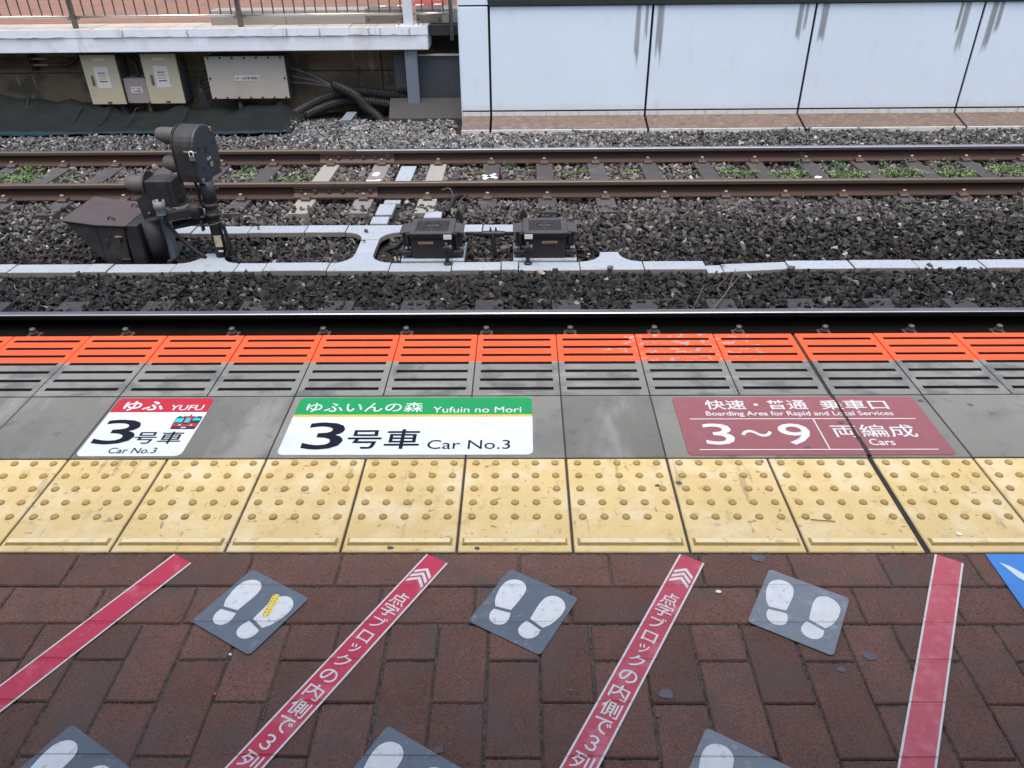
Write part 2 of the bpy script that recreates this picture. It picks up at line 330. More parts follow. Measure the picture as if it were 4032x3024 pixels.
class MB:
    """collects shapes for ONE mesh"""
    def __init__(self):
        self.v, self.f, self.m, self.s = [], [], [], []

    def add(self, vs, fs, m=0, smooth=False):
        b = len(self.v)
        self.v += [tuple(p) for p in vs]
        for f in fs:
            self.f.append(tuple(b + i for i in f)); self.m.append(m); self.s.append(smooth)
        return self

    def box(self, x0, y0, z0, x1, y1, z1, m=0, c=0.0, mtop=None):
        if c <= 0:
            vs = [(x0, y0, z0), (x1, y0, z0), (x1, y1, z0), (x0, y1, z0), (x0, y0, z1), (x1, y0, z1), (x1, y1, z1), (x0, y1, z1)]
            self.add(vs, [(0, 3, 2, 1), (0, 1, 5, 4), (1, 2, 6, 5), (2, 3, 7, 6), (3, 0, 4, 7)], m)
            self.add(vs[4:], [(0, 1, 2, 3)], m if mtop is None else mtop)
        else:
            ring = lambda z, i: [(x0 + i, y0 + i, z), (x1 - i, y0 + i, z), (x1 - i, y1 - i, z), (x0 + i, y1 - i, z)]
            vs = ring(z0, 0) + ring(z1 - c, 0) + ring(z1, c)
            fs = [(3, 2, 1, 0)]
            for k in (0, 4):
                for i in range(4):
                    j = (i + 1) % 4
                    fs.append((k + i, k + j, k + 4 + j, k + 4 + i))
            self.add(vs, fs, m)
            self.add(vs[8:], [(0, 1, 2, 3)], m if mtop is None else mtop)
        return self

    def prism(self, poly, z0, z1, axes='xyz', m=0, mside=None, smooth_side=False):
        """poly (2d, counter-clockwise) extruded; axes maps (u, v, w) to world axes"""
        ix = ['xyz'.index(a) for a in axes]
        def P(u, v, w_):
            p = [0, 0, 0]; p[ix[0]] = u; p[ix[1]] = v; p[ix[2]] = w_; return tuple(p)
        n = len(poly)
        vs = [P(u, v, z0) for u, v in poly] + [P(u, v, z1) for u, v in poly]
        ms = m if mside is None else mside
        self.add(vs, [(i, (i + 1) % n, n + (i + 1) % n, n + i) for i in range(n)], ms, smooth_side)
        self.add(vs[:n], [tuple(reversed(range(n)))], ms)
        self.add(vs[n:], [tuple(range(n))], m)
        return self

    def tube(self, pts, r, n=10, m=0, caps=True, smooth=True):
        pts = [Vector(p) for p in pts]
        rs = r if isinstance(r, (list, tuple)) else [r] * len(pts)
        t0 = (pts[1] - pts[0]).normalized()
        up = Vector((0, 0, 1)) if abs(t0.z) < 0.9 else Vector((1, 0, 0))
        a = t0.cross(up).normalized()
        vs = []
        for i, p in enumerate(pts):
            t = (pts[min(i + 1, len(pts) - 1)] - pts[max(i - 1, 0)])
            if t.length < 1e-9: t = t0
            t.normalize()
            a = (a - t * a.dot(t)).normalized()
            b = t.cross(a)
            for k in range(n):
                an = 2 * math.pi * k / n
                vs.append(p + (a * math.cos(an) + b * math.sin(an)) * rs[i])
        fs = []
        for i in range(len(pts) - 1):
            for k in range(n):
                j = (k + 1) % n
                fs.append((i * n + k, i * n + j, (i + 1) * n + j, (i + 1) * n + k))
        self.add(vs, fs, m, smooth)
        if caps:
            e = len(pts) - 1
            self.add(vs[:n], [tuple(reversed(range(n)))], m)
            self.add(vs[e * n:], [tuple(range(n))], m)
        return self

    def mesh(self, name, mats):
        me = bpy.data.meshes.new(name)
        me.from_pydata([tuple(p) for p in self.v], [], self.f)
        for k in (mats if isinstance(mats, (list, tuple)) else [mats]):
            me.materials.append(MATS[k])
        me.polygons.foreach_set('material_index', self.m)
        me.polygons.foreach_set('use_smooth', self.s)
        bm = bmesh.new(); bm.from_mesh(me)
        bmesh.ops.remove_doubles(bm, verts=bm.verts, dist=1e-6)
        bmesh.ops.recalc_face_normals(bm, faces=bm.faces)
        bm.to_mesh(me); bm.free()
        return me


def link(name, data, parent=None, world=None, label=None):
    o = bpy.data.objects.new(name, data)
    COL.objects.link(o)
    wm = world or Matrix.Identity(4)
    if parent is not None:
        o.parent = parent
        o.matrix_parent_inverse = WORLD[parent].inverted()
    o.matrix_basis = wm
    WORLD[o] = wm
    if label: o['label'] = label
    return o


def part(name, mb, mats, parent, label=None, bevel=0.0):
    """one mesh object, origin at the bottom centre of what it holds"""
    me = mb.mesh(name, mats) if isinstance(mb, MB) else mb
    co = np.empty(len(me.vertices) * 3); me.vertices.foreach_get('co', co); co = co.reshape(-1, 3)
    c = (co.min(0) + co.max(0)) / 2; c[2] = co[:, 2].min()
    co -= c
    me.vertices.foreach_set('co', co.ravel()); me.update()
    o = link(name, me, parent, Matrix.Translation(Vector(c)), label)
    if bevel:
        b = o.modifiers.new('bevel', 'BEVEL'); b.width = bevel; b.segments = 2; b.limit_method = 'ANGLE'; b.angle_limit = R(35)
    return o


def tag(o, label, cat, group=None, kind=None):
    if label: o['label'] = label
    if cat: o['category'] = cat
    if group: o['group'] = group
    if kind: o['kind'] = kind
    return o


def thing(name, label, cat, loc, group=None):
    return tag(link(name, None, None, Matrix.Translation(Vector(loc))), label, cat, group)


def single(name, mb, mats, label, cat, group=None, bevel=0.0):
    return tag(part(name, mb, mats, None, bevel=bevel), label, cat, group)


def structure(name, mb, mats):
    return tag(part(name, mb, mats, None), None, None, kind='structure')


def smooth_closed(pts, k=4):
    out, n = [], len(pts)
    for i in range(n):
        p0, p1, p2, p3 = (Vector((*pts[(i + j) % n], 0)) for j in (-1, 0, 1, 2))
        for s in range(k):
            t = s / k
            q = 0.5 * (2 * p1 + (p2 - p0) * t + (2 * p0 - 5 * p1 + 4 * p2 - p3) * t * t + (3 * p1 - p0 - 3 * p2 + p3) * t ** 3)
            out.append((q.x, q.y))
    return out


def smooth_open(pts, k=6):
    P = [Vector(p) for p in pts]
    P = [2 * P[0] - P[1]] + P + [2 * P[-1] - P[-2]]
    out = []
    for i in range(1, len(P) - 2):
        p0, p1, p2, p3 = P[i - 1:i + 3]
        for s in range(k):
            t = s / k
            out.append(0.5 * (2 * p1 + (p2 - p0) * t + (2 * p0 - 5 * p1 + 4 * p2 - p3) * t * t + (3 * p1 - p0 - 3 * p2 + p3) * t ** 3))
    out.append(P[-2])
    return out


def ccw(poly):
    a = sum(poly[i][0] * poly[(i + 1) % len(poly)][1] - poly[(i + 1) % len(poly)][0] * poly[i][1] for i in range(len(poly)))
    return poly if a > 0 else poly[::-1]


def rrect(x0, y0, x1, y1, r, k=5):
    out = []
    for cx, cy, a0 in ((x1 - r, y0 + r, -90), (x1 - r, y1 - r, 0), (x0 + r, y1 - r, 90), (x0 + r, y0 + r, 180)):
        for i in range(k + 1):
            a = R(a0 + 90 * i / k)
            out.append((cx + r * math.cos(a), cy + r * math.sin(a)))
    return out


def text_mesh(body, center, u, v, wd, ht, weight=0.0, shear=0.0):
    """flat lettering fitted into wd x ht round center, on the plane spanned by u and v"""
    cu = bpy.data.curves.new('lettering', 'FONT')
    cu.body = body
    cu.resolution_u = 3
    cu.offset = weight
    cu.shear = shear
    o = bpy.data.objects.new('lettering', cu)
    COL.objects.link(o)
    dg = bpy.context.evaluated_depsgraph_get()
    me = bpy.data.meshes.new_from_object(o.evaluated_get(dg))
    bpy.data.objects.remove(o); bpy.data.curves.remove(cu)
    co = np.empty(len(me.vertices) * 3); me.vertices.foreach_get('co', co); co = co.reshape(-1, 3)
    lo, hi = co.min(0), co.max(0)
    q = (co - (lo + hi) / 2)
    U, V, Cn = (np.array(k, dtype=float) for k in (u, v, center))
    p = Cn + np.outer(q[:, 0] * wd / max(hi[0] - lo[0], 1e-6), U) + np.outer(q[:, 1] * ht / max(hi[1] - lo[1], 1e-6), V)
    me.vertices.foreach_set('co', p.ravel())
    me.materials.clear()
    me.update()
    return me


XU, YV, ZV = (1, 0, 0), (0, 1, 0), (0, 0, 1)


def text(body, box, z, m, parent, weight=0.0, shear=0.0):
    x0, x1, y0, y1 = box
    me = text_mesh(body, ((x0 + x1) / 2, (y0 + y1) / 2, z), XU, YV, x1 - x0, y1 - y0, weight, shear)
    me.materials.append(MATS[m])
    return part('lettering', me, None, parent)


def vtext(body, x0, x1, z0, z1, y, m, parent, weight=0.0):
    me = text_mesh(body, ((x0 + x1) / 2, y, (z0 + z1) / 2), XU, ZV, x1 - x0, z1 - z0, weight)
    me.materials.append(MATS[m])
    return part('lettering', me, None, parent)


def hexbolt(x, y, z, r, h, n=6):
    b = MB()
    b.tube([(x, y, z), (x, y, z + h)], r, n, smooth=False)
    return b


# ------------------------------------------------------------------ ground and track bed
structure('ground', MB().box(-150, -150, -1.60, 150, 150, -1.40), ['earth'])

HY = [(2.6, -1.12), (4.0, -1.10), (4.7, -1.085), (5.1, -1.090), (5.5, -1.105), (5.72, -1.150), (5.92, -1.165), (6.5, -1.155), (6.85, -1.105), (7.1, -1.092),
      (7.4, -1.088), (8.6, -1.088), (9.0, -1.085), (9.6, -1.080), (9.85, -1.095), (10.0, -1.105), (10.7, -1.085)]
HYR = [(2.6, -1.12), (4.0, -1.10), (4.7, -1.085), (5.1, -1.085), (5.5, -1.095), (5.72, -1.145), (5.92, -1.15), (6.2, -1.10), (6.6, -1.055), (6.95, -1.06), (7.2, -1.085),
       (7.4, -1.088), (8.6, -1.088), (9.0, -1.075), (9.6, -1.065), (9.85, -1.09), (10.0, -1.10), (10.7, -1.07)]


def bed_h(x, y):
    a = np.interp(y, [p[0] for p in HY], [p[1] for p in HY])
    b = np.interp(y, [p[0] for p in HYR], [p[1] for p in HYR])
    t = np.clip((np.asarray(x) - 0.3) / 1.2, 0, 1)
    hh = a * (1 - t) + b * t
    return hh + 0.012 * np.sin(np.asarray(x) * 2.1 + np.asarray(y) * 1.3) + 0.008 * np.sin(np.asarray(x) * 5.3 - np.asarray(y) * 4.1)


xs = np.linspace(-16, 16, 130); ys = np.linspace(2.64, 11.35, 60)
GX, GY = np.meshgrid(xs, ys)
GZ = bed_h(GX, GY) - 0.05
nx = len(xs)
mb = MB()
mb.add(np.stack([GX.ravel(), GY.ravel(), GZ.ravel()], 1).tolist(),
       [(j * nx + i, j * nx + i + 1, (j + 1) * nx + i + 1, (j + 1) * nx + i) for j in range(len(ys) - 1) for i in range(nx - 1)], 0, True)
structure('track_bed', mb, ['bed'])

# ------------------------------------------------------------------ our platform
PITCH, X0 = 0.303, -1.385
Y_EDGE, Y_SLOT, Y_YTOP, Y_YBOT = 2.627, 2.1955, 1.848, 1.451
XJ = 1.0455


def jx(k):                     # joint k of the tile grid; everything past the expansion joint sits 9 mm further
    return X0 + PITCH * k + (0.009 if k >= 8 else 0.0)


pb = MB()
pb.box(-14, -5, -1.45, 14, Y_YBOT + 0.002, -0.0065, 0)
pb.box(-14, Y_YBOT + 0.002, -1.45, 14, Y_EDGE - 0.012, -0.0095, 1)
platform = structure('platform', pb, ['grout', 'dark_joint'])

# yellow tactile tiles
def tactile_mesh():
    b = MB()
    wd, dp = 0.2955, Y_YTOP - Y_YBOT - 0.005
    b.box(-wd / 2, 0, -0.03, wd / 2, dp, 0.0, 0, c=0.0025)
    bp = 0.0591
    for i in range(5):
        for j in range(5):
            cx = (i - 2) * bp; cy = (1.820 - Y_YBOT) - j * bp
            rs = [(0.0114, 0.0002), (0.0111, 0.0024), (0.0094, 0.0047), (0.0058, 0.0060)]
            n = 14
            vs = []
            for r, z in rs:
                vs += [(cx + r * math.cos(2 * math.pi * k / n), cy + r * math.sin(2 * math.pi * k / n), z) for k in range(n)]
            fs = [(q * n + k, q * n + (k + 1) % n, (q + 1) * n + (k + 1) % n, (q + 1) * n + k) for q in range(3) for k in range(n)]
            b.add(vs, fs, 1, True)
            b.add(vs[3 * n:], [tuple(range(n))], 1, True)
    # guide ridge
    x0, x1, y0, y1 = -0.1385, 0.1385, 1.4735 - Y_YBOT, 1.5015 - Y_YBOT
    vs = [(x0, y0, 0), (x1, y0, 0), (x1, y1, 0), (x0, y1, 0), (x0 + .006, y0 + .0055, .0064), (x1 - .006, y0 + .0055, .0064), (x1 - .006, y1 - .007, .0064), (x0 + .006, y1 - .007, .0064)]
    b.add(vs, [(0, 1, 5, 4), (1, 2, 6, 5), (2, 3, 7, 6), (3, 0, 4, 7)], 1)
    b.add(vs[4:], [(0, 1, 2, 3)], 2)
    return b.mesh('tactile_tile', ['tactile_yellow', 'tactile_dome', 'tactile_worn'])


tm = tactile_mesh()
for k in range(-9, 16):
    xc = (jx(k) + jx(k + 1)) / 2 - (0.0045 if k == 7 else 0)
    link('tactile_tile', tm, platform, Matrix.Translation((xc, Y_YBOT + 0.0025, 0.0004 * math.sin(k * 7))) @ Matrix.Rotation(0.0012 * math.sin(k * 5), 4, 'Z'))

# grey slabs behind the tactile row
joints = [-9, -7, -6, -4, -3, -1, 0, 2, 4, 5, 6, 8, 9, 11, 12, 14, 16]
for a, b_ in zip(joints[:-1], joints[1:]):
    x0, x1 = jx(a) + 0.002, jx(b_) - 0.002
    if b_ == 8: x1 = XJ - 0.006
    if a == 8: x0 = XJ + 0.006
    part('paving_slab', MB().box(x0, Y_YTOP + 0.003, -0.04, x1, Y_SLOT - 0.003, 0.0006 * math.sin(a * 3), 0, c=0.002), ['concrete_grey'], platform)

# slotted edge tiles with rubber grip strips, the outer part painted orange
SLOT_Y = [2.587 - 0.0578 * i for i in range(7)]
Y_OR = 2.424


def edge_tile_mesh(wd):
    b = MB()
    h2 = wd / 2; dp0, dp1 = Y_SLOT + 0.001, Y_EDGE
    sx = 0.1285
    cuts = [dp0]
    for y in reversed(SLOT_Y): cuts += [y - 0.0092, y + 0.0092]
    cuts.append(dp1)
    if True:
        c2 = []
        for a, e in zip(cuts[:-1], cuts[1:]):
            c2.append((a, e))
        spans = []
        for i, (a, e) in enumerate(c2):
            slot = i % 2 == 1
            if a < Y_OR < e and not slot: spans += [(a, Y_OR, slot), (Y_OR, e, slot)]
            else: spans.append((a, e, slot))
    for a, e, slot in spans:
        m = 1 if (a + e) / 2 > Y_OR - 0.001 else 0
        if not slot:
            b.add([(-h2, a, 0), (h2, a, 0), (h2, e, 0), (-h2, e, 0)], [(0, 1, 2, 3)], m)
        else:
            for s in (-1, 1):
                b.add([(s * h2, a, 0), (s * sx, a, 0), (s * sx, e, 0), (s * h2, e, 0)], [(0, 1, 2, 3)], m)
            z = -0.007
            b.add([(-sx, a, z), (sx, a, z), (sx, e, z), (-sx, e, z), (-sx, a, 0), (sx, a, 0), (sx, e, 0), (-sx, e, 0)],
                  [(0, 1, 2, 3), (0, 1, 5, 4), (1, 2, 6, 5), (2, 3, 7, 6), (3, 0, 4, 7)], m)
    z = -0.05
    for y, m in ((dp0, 0),):
        b.add([(-h2, y, 0), (h2, y, 0), (h2, y, z), (-h2, y, z)], [(0, 1, 2, 3)], m)
    b.add([(-h2, dp1, 0), (h2, dp1, 0), (h2, dp1 + .002, -.004), (-h2, dp1 + .002, -.004), (-h2, dp1 + .002, z), (h2, dp1 + .002, z)], [(0, 1, 2, 3), (3, 2, 5, 4)], 1)
    for s in (-1, 1):
        b.add([(s * h2, dp0, 0), (s * h2, Y_OR, 0), (s * h2, Y_OR, z), (s * h2, dp0, z)], [(0, 1, 2, 3)], 0)
        b.add([(s * h2, Y_OR, 0), (s * h2, dp1, 0), (s * h2, dp1, z), (s * h2, Y_OR, z)], [(0, 1, 2, 3)], 1)
    b.add([(-h2, dp0, z), (h2, dp0, z), (h2, dp1 + .002, z), (-h2, dp1 + .002, z)], [(0, 3, 2, 1)], 0)
    return b.mesh('edge_tile', ['edge_concrete', 'edge_orange'])


def strip_mesh():
    b = MB()
    prof = [(-.0088, -.007), (-.0088, -.001), (-.0062, .0008), (-.0048, -.0016), (-.0016, -.0016), (0, .0008), (.0016, -.0016), (.0048, -.0016), (.0062, .0008), (.0088, -.001), (.0088, -.007)]
    b.prism(ccw(prof), -0.128, 0.128, 'yzx')
    return b.mesh('grip_strip', ['rubber'])


em, sm_ = edge_tile_mesh(PITCH - 0.005), strip_mesh()
for k in range(-10, 16):
    xc = (jx(k) + jx(k + 1)) / 2 - (0.0045 if k == 7 else 0)
    o = link('edge_tile', em, platform, Matrix.Translation((xc, 0, 0.0005 * math.sin(k * 4.4))))
    for y in SLOT_Y:
        link('grip_strip', sm_, o, Matrix.Translation((xc, y, 0)))

# expansion joint filler, ragged
rnd = random.Random(3)
lft, rgt = [], []
y = Y_YBOT
while y < Y_EDGE:
    lft.append((XJ - 0.0065 - rnd.random() * 0.0025, y)); rgt.append((XJ + 0.0065 + rnd.random() * 0.003, y)); y += 0.012 + rnd.random() * 0.02
lft.append((XJ - .007, Y_EDGE)); rgt.append((XJ + .008, Y_EDGE))
mb = MB(); vs = []; n = len(lft)
zz = [-0.003 - 0.003 * rnd.random() for _ in range(n)]
for (a, b_, z) in zip(lft, rgt, zz): vs += [(*a, z), ((a[0] + b_[0]) / 2, a[1], z - 0.002), (*b_, z)]
mb.add(vs, [(3 * i + j, 3 * i + j + 1, 3 * i + j + 4, 3 * i + j + 3) for i in range(n - 1) for j in (0, 1)])
part('expansion_joint', mb, ['mastic'], platform)

# red paving bricks: two stretcher rows, then upright columns in half bond
def brick_mesh(wx, wy):
    return MB().box(-wx / 2, -wy / 2, -0.05, wx / 2, wy / 2, 0, 0, c=0.0035).mesh('brick', ['brick'])


rnd = random.Random(11)
BR = []
L, Wd = 0.229, 0.1163
for row, (ya, yb, off) in enumerate(((1.336, 1.449, 0.448), (1.2205, 1.336, 0.112 - 0.0)))   :
    for i in range(-30, 30):
        BR.append((off + i * L, off + (i + 1) * L, ya, yb))
for k in range(-60, 60):
    xa = -0.079 + k * Wd
    js = [1.2205, 1.117 if k % 2 == 0 else 1.0105]
    while js[-1] > -4: js.append(js[-1] - L)
    for ya, yb in zip(js[1:], js[:-1]): BR.append((xa, xa + Wd, ya, yb))
bmesh_cache = {}
far = MB(); count = 0
BR.sort(key=lambda q: abs((q[0] + q[1]) / 2) * 0.8 + abs((q[2] + q[3]) / 2 - 1.2) * 1.4)
for x0, x1, y0, y1 in BR:
    gx, gy = 0.0045, 0.0050
    wx, wy = x1 - x0 - gx, y1 - y0 - gy
    cx, cy = (x0 + x1) / 2, (y0 + y1) / 2
    if count < 270:
        key = (round(wx, 3), round(wy, 3))
        if key not in bmesh_cache: bmesh_cache[key] = brick_mesh(wx, wy)
        M_ = Matrix.Translation((cx + rnd.uniform(-.001, .001), cy + rnd.uniform(-.001, .001), -0.0012 + rnd.uniform(-.0012, .0008)))
        M_ = M_ @ Matrix.Rotation(rnd.uniform(-.004, .004), 4, 'Z') @ Matrix.Rotation(rnd.uniform(-.004, .004), 4, 'X') @ Matrix.Rotation(rnd.uniform(-.006, .006), 4, 'Y')
        link('brick', bmesh_cache[key], platform, M_); count += 1
    elif abs(cx) < 6 and cy > -2:
        far.box(cx - wx / 2, cy - wy / 2, -0.05, cx + wx / 2, cy + wy / 2, -0.0012, 0, c=0.0035)
o = part('brick', far, ['brick'], platform); o['kind'] = 'stuff'

# ------------------------------------------------------------------ signs stuck to the platform
TH = 0.0014


def sticker(name, label, cat, poly, mats, group=None, z=0.0):
    c = np.mean(poly, 0)
    t = thing(name, label, cat, (c[0], c[1], z), group)
    part('sticker_base', MB().prism(ccw(poly), z, z + TH), mats, t)
    return t


def layer(name, poly, z, m, parent, th=0.0004):
    return part(name, MB().prism(ccw(poly), z, z + th), [m], parent)


def top_band(x0, y0, x1, y1, r):
    return [p for p in rrect(x0, y0 - 0.2, x1, y1, r) if p[1] > y0 - 0.05 and p[1] >= y0] + [(x0, y0), (x1, y0)]


Z1 = TH + 0.0001
Z2 = Z1 + 0.0008
x0, x1, y0, y1 = -1.3725, -1.047, 1.8595, 2.1795
t = sticker('boarding_sign', 'white floor sign with red header and small red train, reading YUFU 3 Car No.3', 'floor sign', rrect(x0, y0, x1, y1, .020), ['sticker_white'])


def band_poly(x0, yb, x1, y1, r, k=5):
    out = [(x0, yb), (x1, yb)]
    for cx, cy, a0 in ((x1 - r, y1 - r, 0), (x0 + r, y1 - r, 90)):
        out += [(cx + r * math.cos(R(a0 + 90 * i / k)), cy + r * math.sin(R(a0 + 90 * i / k))) for i in range(k + 1)]
    return out


layer('header_band', band_poly(x0, 2.097, x1, y1, .02), Z1, 'sign_red', t)
text('ゆふ', (-1.339, -1.202, 2.105, 2.162), Z2, 'sticker_white', t, 0.020)
text('YUFU', (-1.179, -1.0675, 2.107, 2.138), Z2, 'sticker_white', t, 0.010)
text('3', (-1.355, -1.231, 1.918, 2.053), Z2, 'print_navy', t, 0.006)
text('号車', (-1.228, -1.075, 1.921, 1.986), Z2, 'print_navy', t, 0.008)
text('Car No.3', (-1.279, -1.1305, 1.872, 1.901), Z2, 'print_navy', t, 0.004)
# little picture of a red train front
X, Y = -1.136, 1.9995
def tp(pts): return [(X + a * 0.085, Y + b * 0.0735) for a, b in pts]
icon = layer('train_picture', tp([(.04, .0), (.96, .0), (1.0, .30), (.99, .93), (.93, 1.0), (.07, 1.0), (.01, .93), (0, .30)]), Z1, 'train_red', t)
for nm, pl, m in (('picture_skirt', [(.04, 0), (.96, 0), (.985, .2), (.015, .2)], 'print_black'), ('picture_visor', [(.02, .86), (.32, .86), (.32, .99), (.08, .99)], 'print_black'),
                  ('picture_visor', [(.68, .86), (.98, .86), (.92, .99), (.68, .99)], 'print_black'), ('picture_frame', [(.0, .47), (.36, .47), (.36, .87), (.0, .87)], 'print_black'),
                  ('picture_frame', [(.64, .47), (1, .47), (1, .87), (.64, .87)], 'print_black'), ('picture_step', [(.4, .38), (.6, .38), (.6, .48), (.4, .48)], 'print_black')):
    layer(nm, tp(pl), Z1 + .0005, m, icon, .0002)
for nm, pl, m in (('picture_window', [(.03, .51), (.32, .51), (.32, .83), (.03, .83)], 'print_teal'), ('picture_window', [(.42, .5), (.58, .5), (.58, .83), (.42, .83)], 'print_teal'),
                  ('picture_window', [(.68, .65), (.97, .65), (.97, .83), (.68, .83)], 'print_teal'), ('picture_plate', [(.42, .07), (.6, .07), (.6, .15), (.42, .15)], 'paper'),
                  ('picture_lamp', [(.26, .26), (.35, .26), (.35, .34), (.26, .34)], 'print_cream'), ('picture_lamp', [(.7, .26), (.79, .26), (.79, .34), (.7, .34)], 'print_cream'),
                  ('picture_lamp', [(.2, .91), (.28, .91), (.28, .96), (.2, .96)], 'sticker_white'), ('picture_lamp', [(.72, .91), (.8, .91), (.8, .96), (.72, .96)], 'sticker_white'),
                  ('picture_aerial', [(.47, 1.0), (.58, 1.0), (.52, 1.07), (.53, 1.14), (.49, 1.14), (.5, 1.06)], 'print_black')):
    layer(nm, tp(pl), Z1 + .0009, m, icon, .0002)

x0, x1, y0, y1 = -0.7535, 0.0315, 1.864, 2.1805
t = sticker('boarding_sign', 'wide white floor sign with green header reading Yufuin no Mori, Car No.3', 'floor sign', rrect(x0, y0, x1, y1, .020), ['sticker_white'])
layer('header_band', band_poly(x0, 2.080, x1, y1, .02), Z1, 'sign_green', t)
layer('header_stripe', [(x0, 2.0745), (x1, 2.0745), (x1, 2.0798), (x0, 2.0798)], Z1, 'sign_lime', t)
layer('header_stripe', [(x0, 2.067), (x1, 2.067), (x1, 2.0735), (x0, 2.0735)], Z1, 'sign_gold', t)
text('ゆふいんの森', (-.7202, -.3305, 2.0935, 2.151), Z2, 'sticker_white', t, 0.006)
text('Yufuin no Mori', (-.297, -.0046, 2.0895, 2.1235), Z2, 'sticker_white', t, 0.0)
text('3', (-.6885, -.5638, 1.8895, 2.0347), Z2, 'print_navy', t, 0.010)
text('号車', (-.5497, -.3221, 1.8925, 1.9958), Z2, 'print_navy', t, 0.010)
text('Car No.3', (-.2963, -.0388, 1.8918, 1.938), Z2, 'print_navy', t, 0.0)

x0, x1, y0, y1 = 0.503, 1.309, 1.860, 2.179
t = sticker('boarding_sign', 'worn maroon floor sign with white lettering, Boarding Area for Rapid and Local Services', 'floor sign', rrect(x0, y0, x1, y1, .014), ['sign_maroon'])
TW = 'tape_white'
text('快速・普通', (.6064, .9422, 2.1034, 2.1598), Z2, TW, t, 0.011)
text('乗車口', (.9852, 1.2067, 2.1021, 2.1583), Z2, TW, t, 0.011)
text('Boarding Area for Rapid and Local Services', (.5989, 1.2055, 2.0604, 2.093), Z2, TW, t, 0.012)
text('3', (.5696, .6618, 1.9104, 2.0236), Z2, TW, t, 0.006)
text('〜', (.6859, .7847, 1.9516, 1.9886), Z2, TW, t, 0.01)
text('9', (.8065, .9049, 1.9097, 2.0227), Z2, TW, t, 0.006)
text('両編成', (.9764, 1.2363, 1.9482, 2.016), Z2, TW, t, 0.005)
text('Cars', (1.0694, 1.1467, 1.9068, 1.9393), Z2, TW, t, 0.012)
for pl in ([(.541, 2.0475), (1.266, 2.0475), (1.266, 2.0515), (.541, 2.0515)], [(.54, 1.884), (1.266, 1.884), (1.266, 1.888), (.54, 1.888)], [(.935, 1.888), (.939, 1.888), (.939, 2.0475), (.935, 2.0475)]):
    layer('rule_line', pl, Z2 - .0004, TW, t)
rnd = random.Random(5)
lf, rg = [], []
for i in range(16):
    y = 1.858 + i * 0.0215
    ww = 0.0042 if y < 1.99 else 0.003
    lf.append((XJ - ww - rnd.random() * .003, y)); rg.append((XJ + ww + rnd.random() * .003, y))
layer('tear', lf + rg[::-1], Z2 + .0004, 'mastic', t, .0006)

# footprint mats, all turned the same way
LF = [(-0.0756, 0.0683), (-0.0543, 0.0745), (-0.0329, 0.0626), (-0.0248, 0.04), (-0.0238, 0.0135), (-0.0269, -0.0141)]
SOLE_R = smooth_closed([(.0333, .0661), (.0546, .0738), (.0743, .0659), (.0842, .0432), (.0831, .0194), (.076, -.0075)], 1)
def foot_polys(s):
    fore = smooth_open([(.0261, -.0173, 0), (.0243, .0085, 0), (.0235, .0364, 0), (.0275, .0585, 0), (.0400, .0715, 0), (.0546, .0742, 0), (.0700, .0690, 0), (.0812, .0560, 0), (.0845, .0400, 0), (.0831, .0194, 0), (.076, -.0075, 0), (.0645, -.0257, 0)], 4)
    heel = smooth_open([(.0634, -.0346, 0), (.0645, -.0480, 0), (.0590, -.0620, 0), (.0490, -.0700, 0), (.0376, -.0719, 0), (.0245, -.0670, 0), (.0170, -.0555, 0), (.0175, -.0400, 0), (.0223, -.0260, 0)], 4)
    return [[(s * p.x, p.y) for p in q] for q in (fore, heel)]


ang = R(-30)
def rot(pts, c): return [(c[0] + a * math.cos(ang) - b * math.sin(ang), c[1] + a * math.sin(ang) + b * math.cos(ang)) for a, b in pts]
mats_spots = [((-0.6505, 1.259), 'grey footprint mat with a small yellow sticking plaster on its right foot'),
              ((0.002, 1.2605), 'grey footprint mat between the two red tapes with lettering'),
              ((0.653, 1.260), 'pale worn grey footprint mat between a lettered red tape and the plain pink-red one'),
              ((-0.896, 0.826), 'grey footprint mat cut off by the bottom edge, left of the lettered tapes'),
              ((-0.2435, 0.825), 'grey footprint mat cut off by the bottom edge, between the lettered red tapes'),
              ((0.4065, 0.823), 'grey footprint mat cut off by the bottom edge, right of both lettered red tapes')]
for c, lab in mats_spots:
    t = thing('footprint_mat', lab, 'floor mat', (c[0], c[1], 0), 'footprint mats on the brick paving')
    part('mat_base', MB().prism(rot(rrect(-.096, -.096, .096, .096, .010), c), .0006, .0006 + TH), ['mat_pale' if c[0] > .3 else 'mat_grey'], t)
    for s in (-1, 1):
        fo, he = foot_polys(s)
        layer('sole', ccw(rot(fo, c)), .0006 + Z1, 'sole_white', t)
        layer('heel', ccw(rot(he, c)), .0006 + Z1, 'sole_white', t)

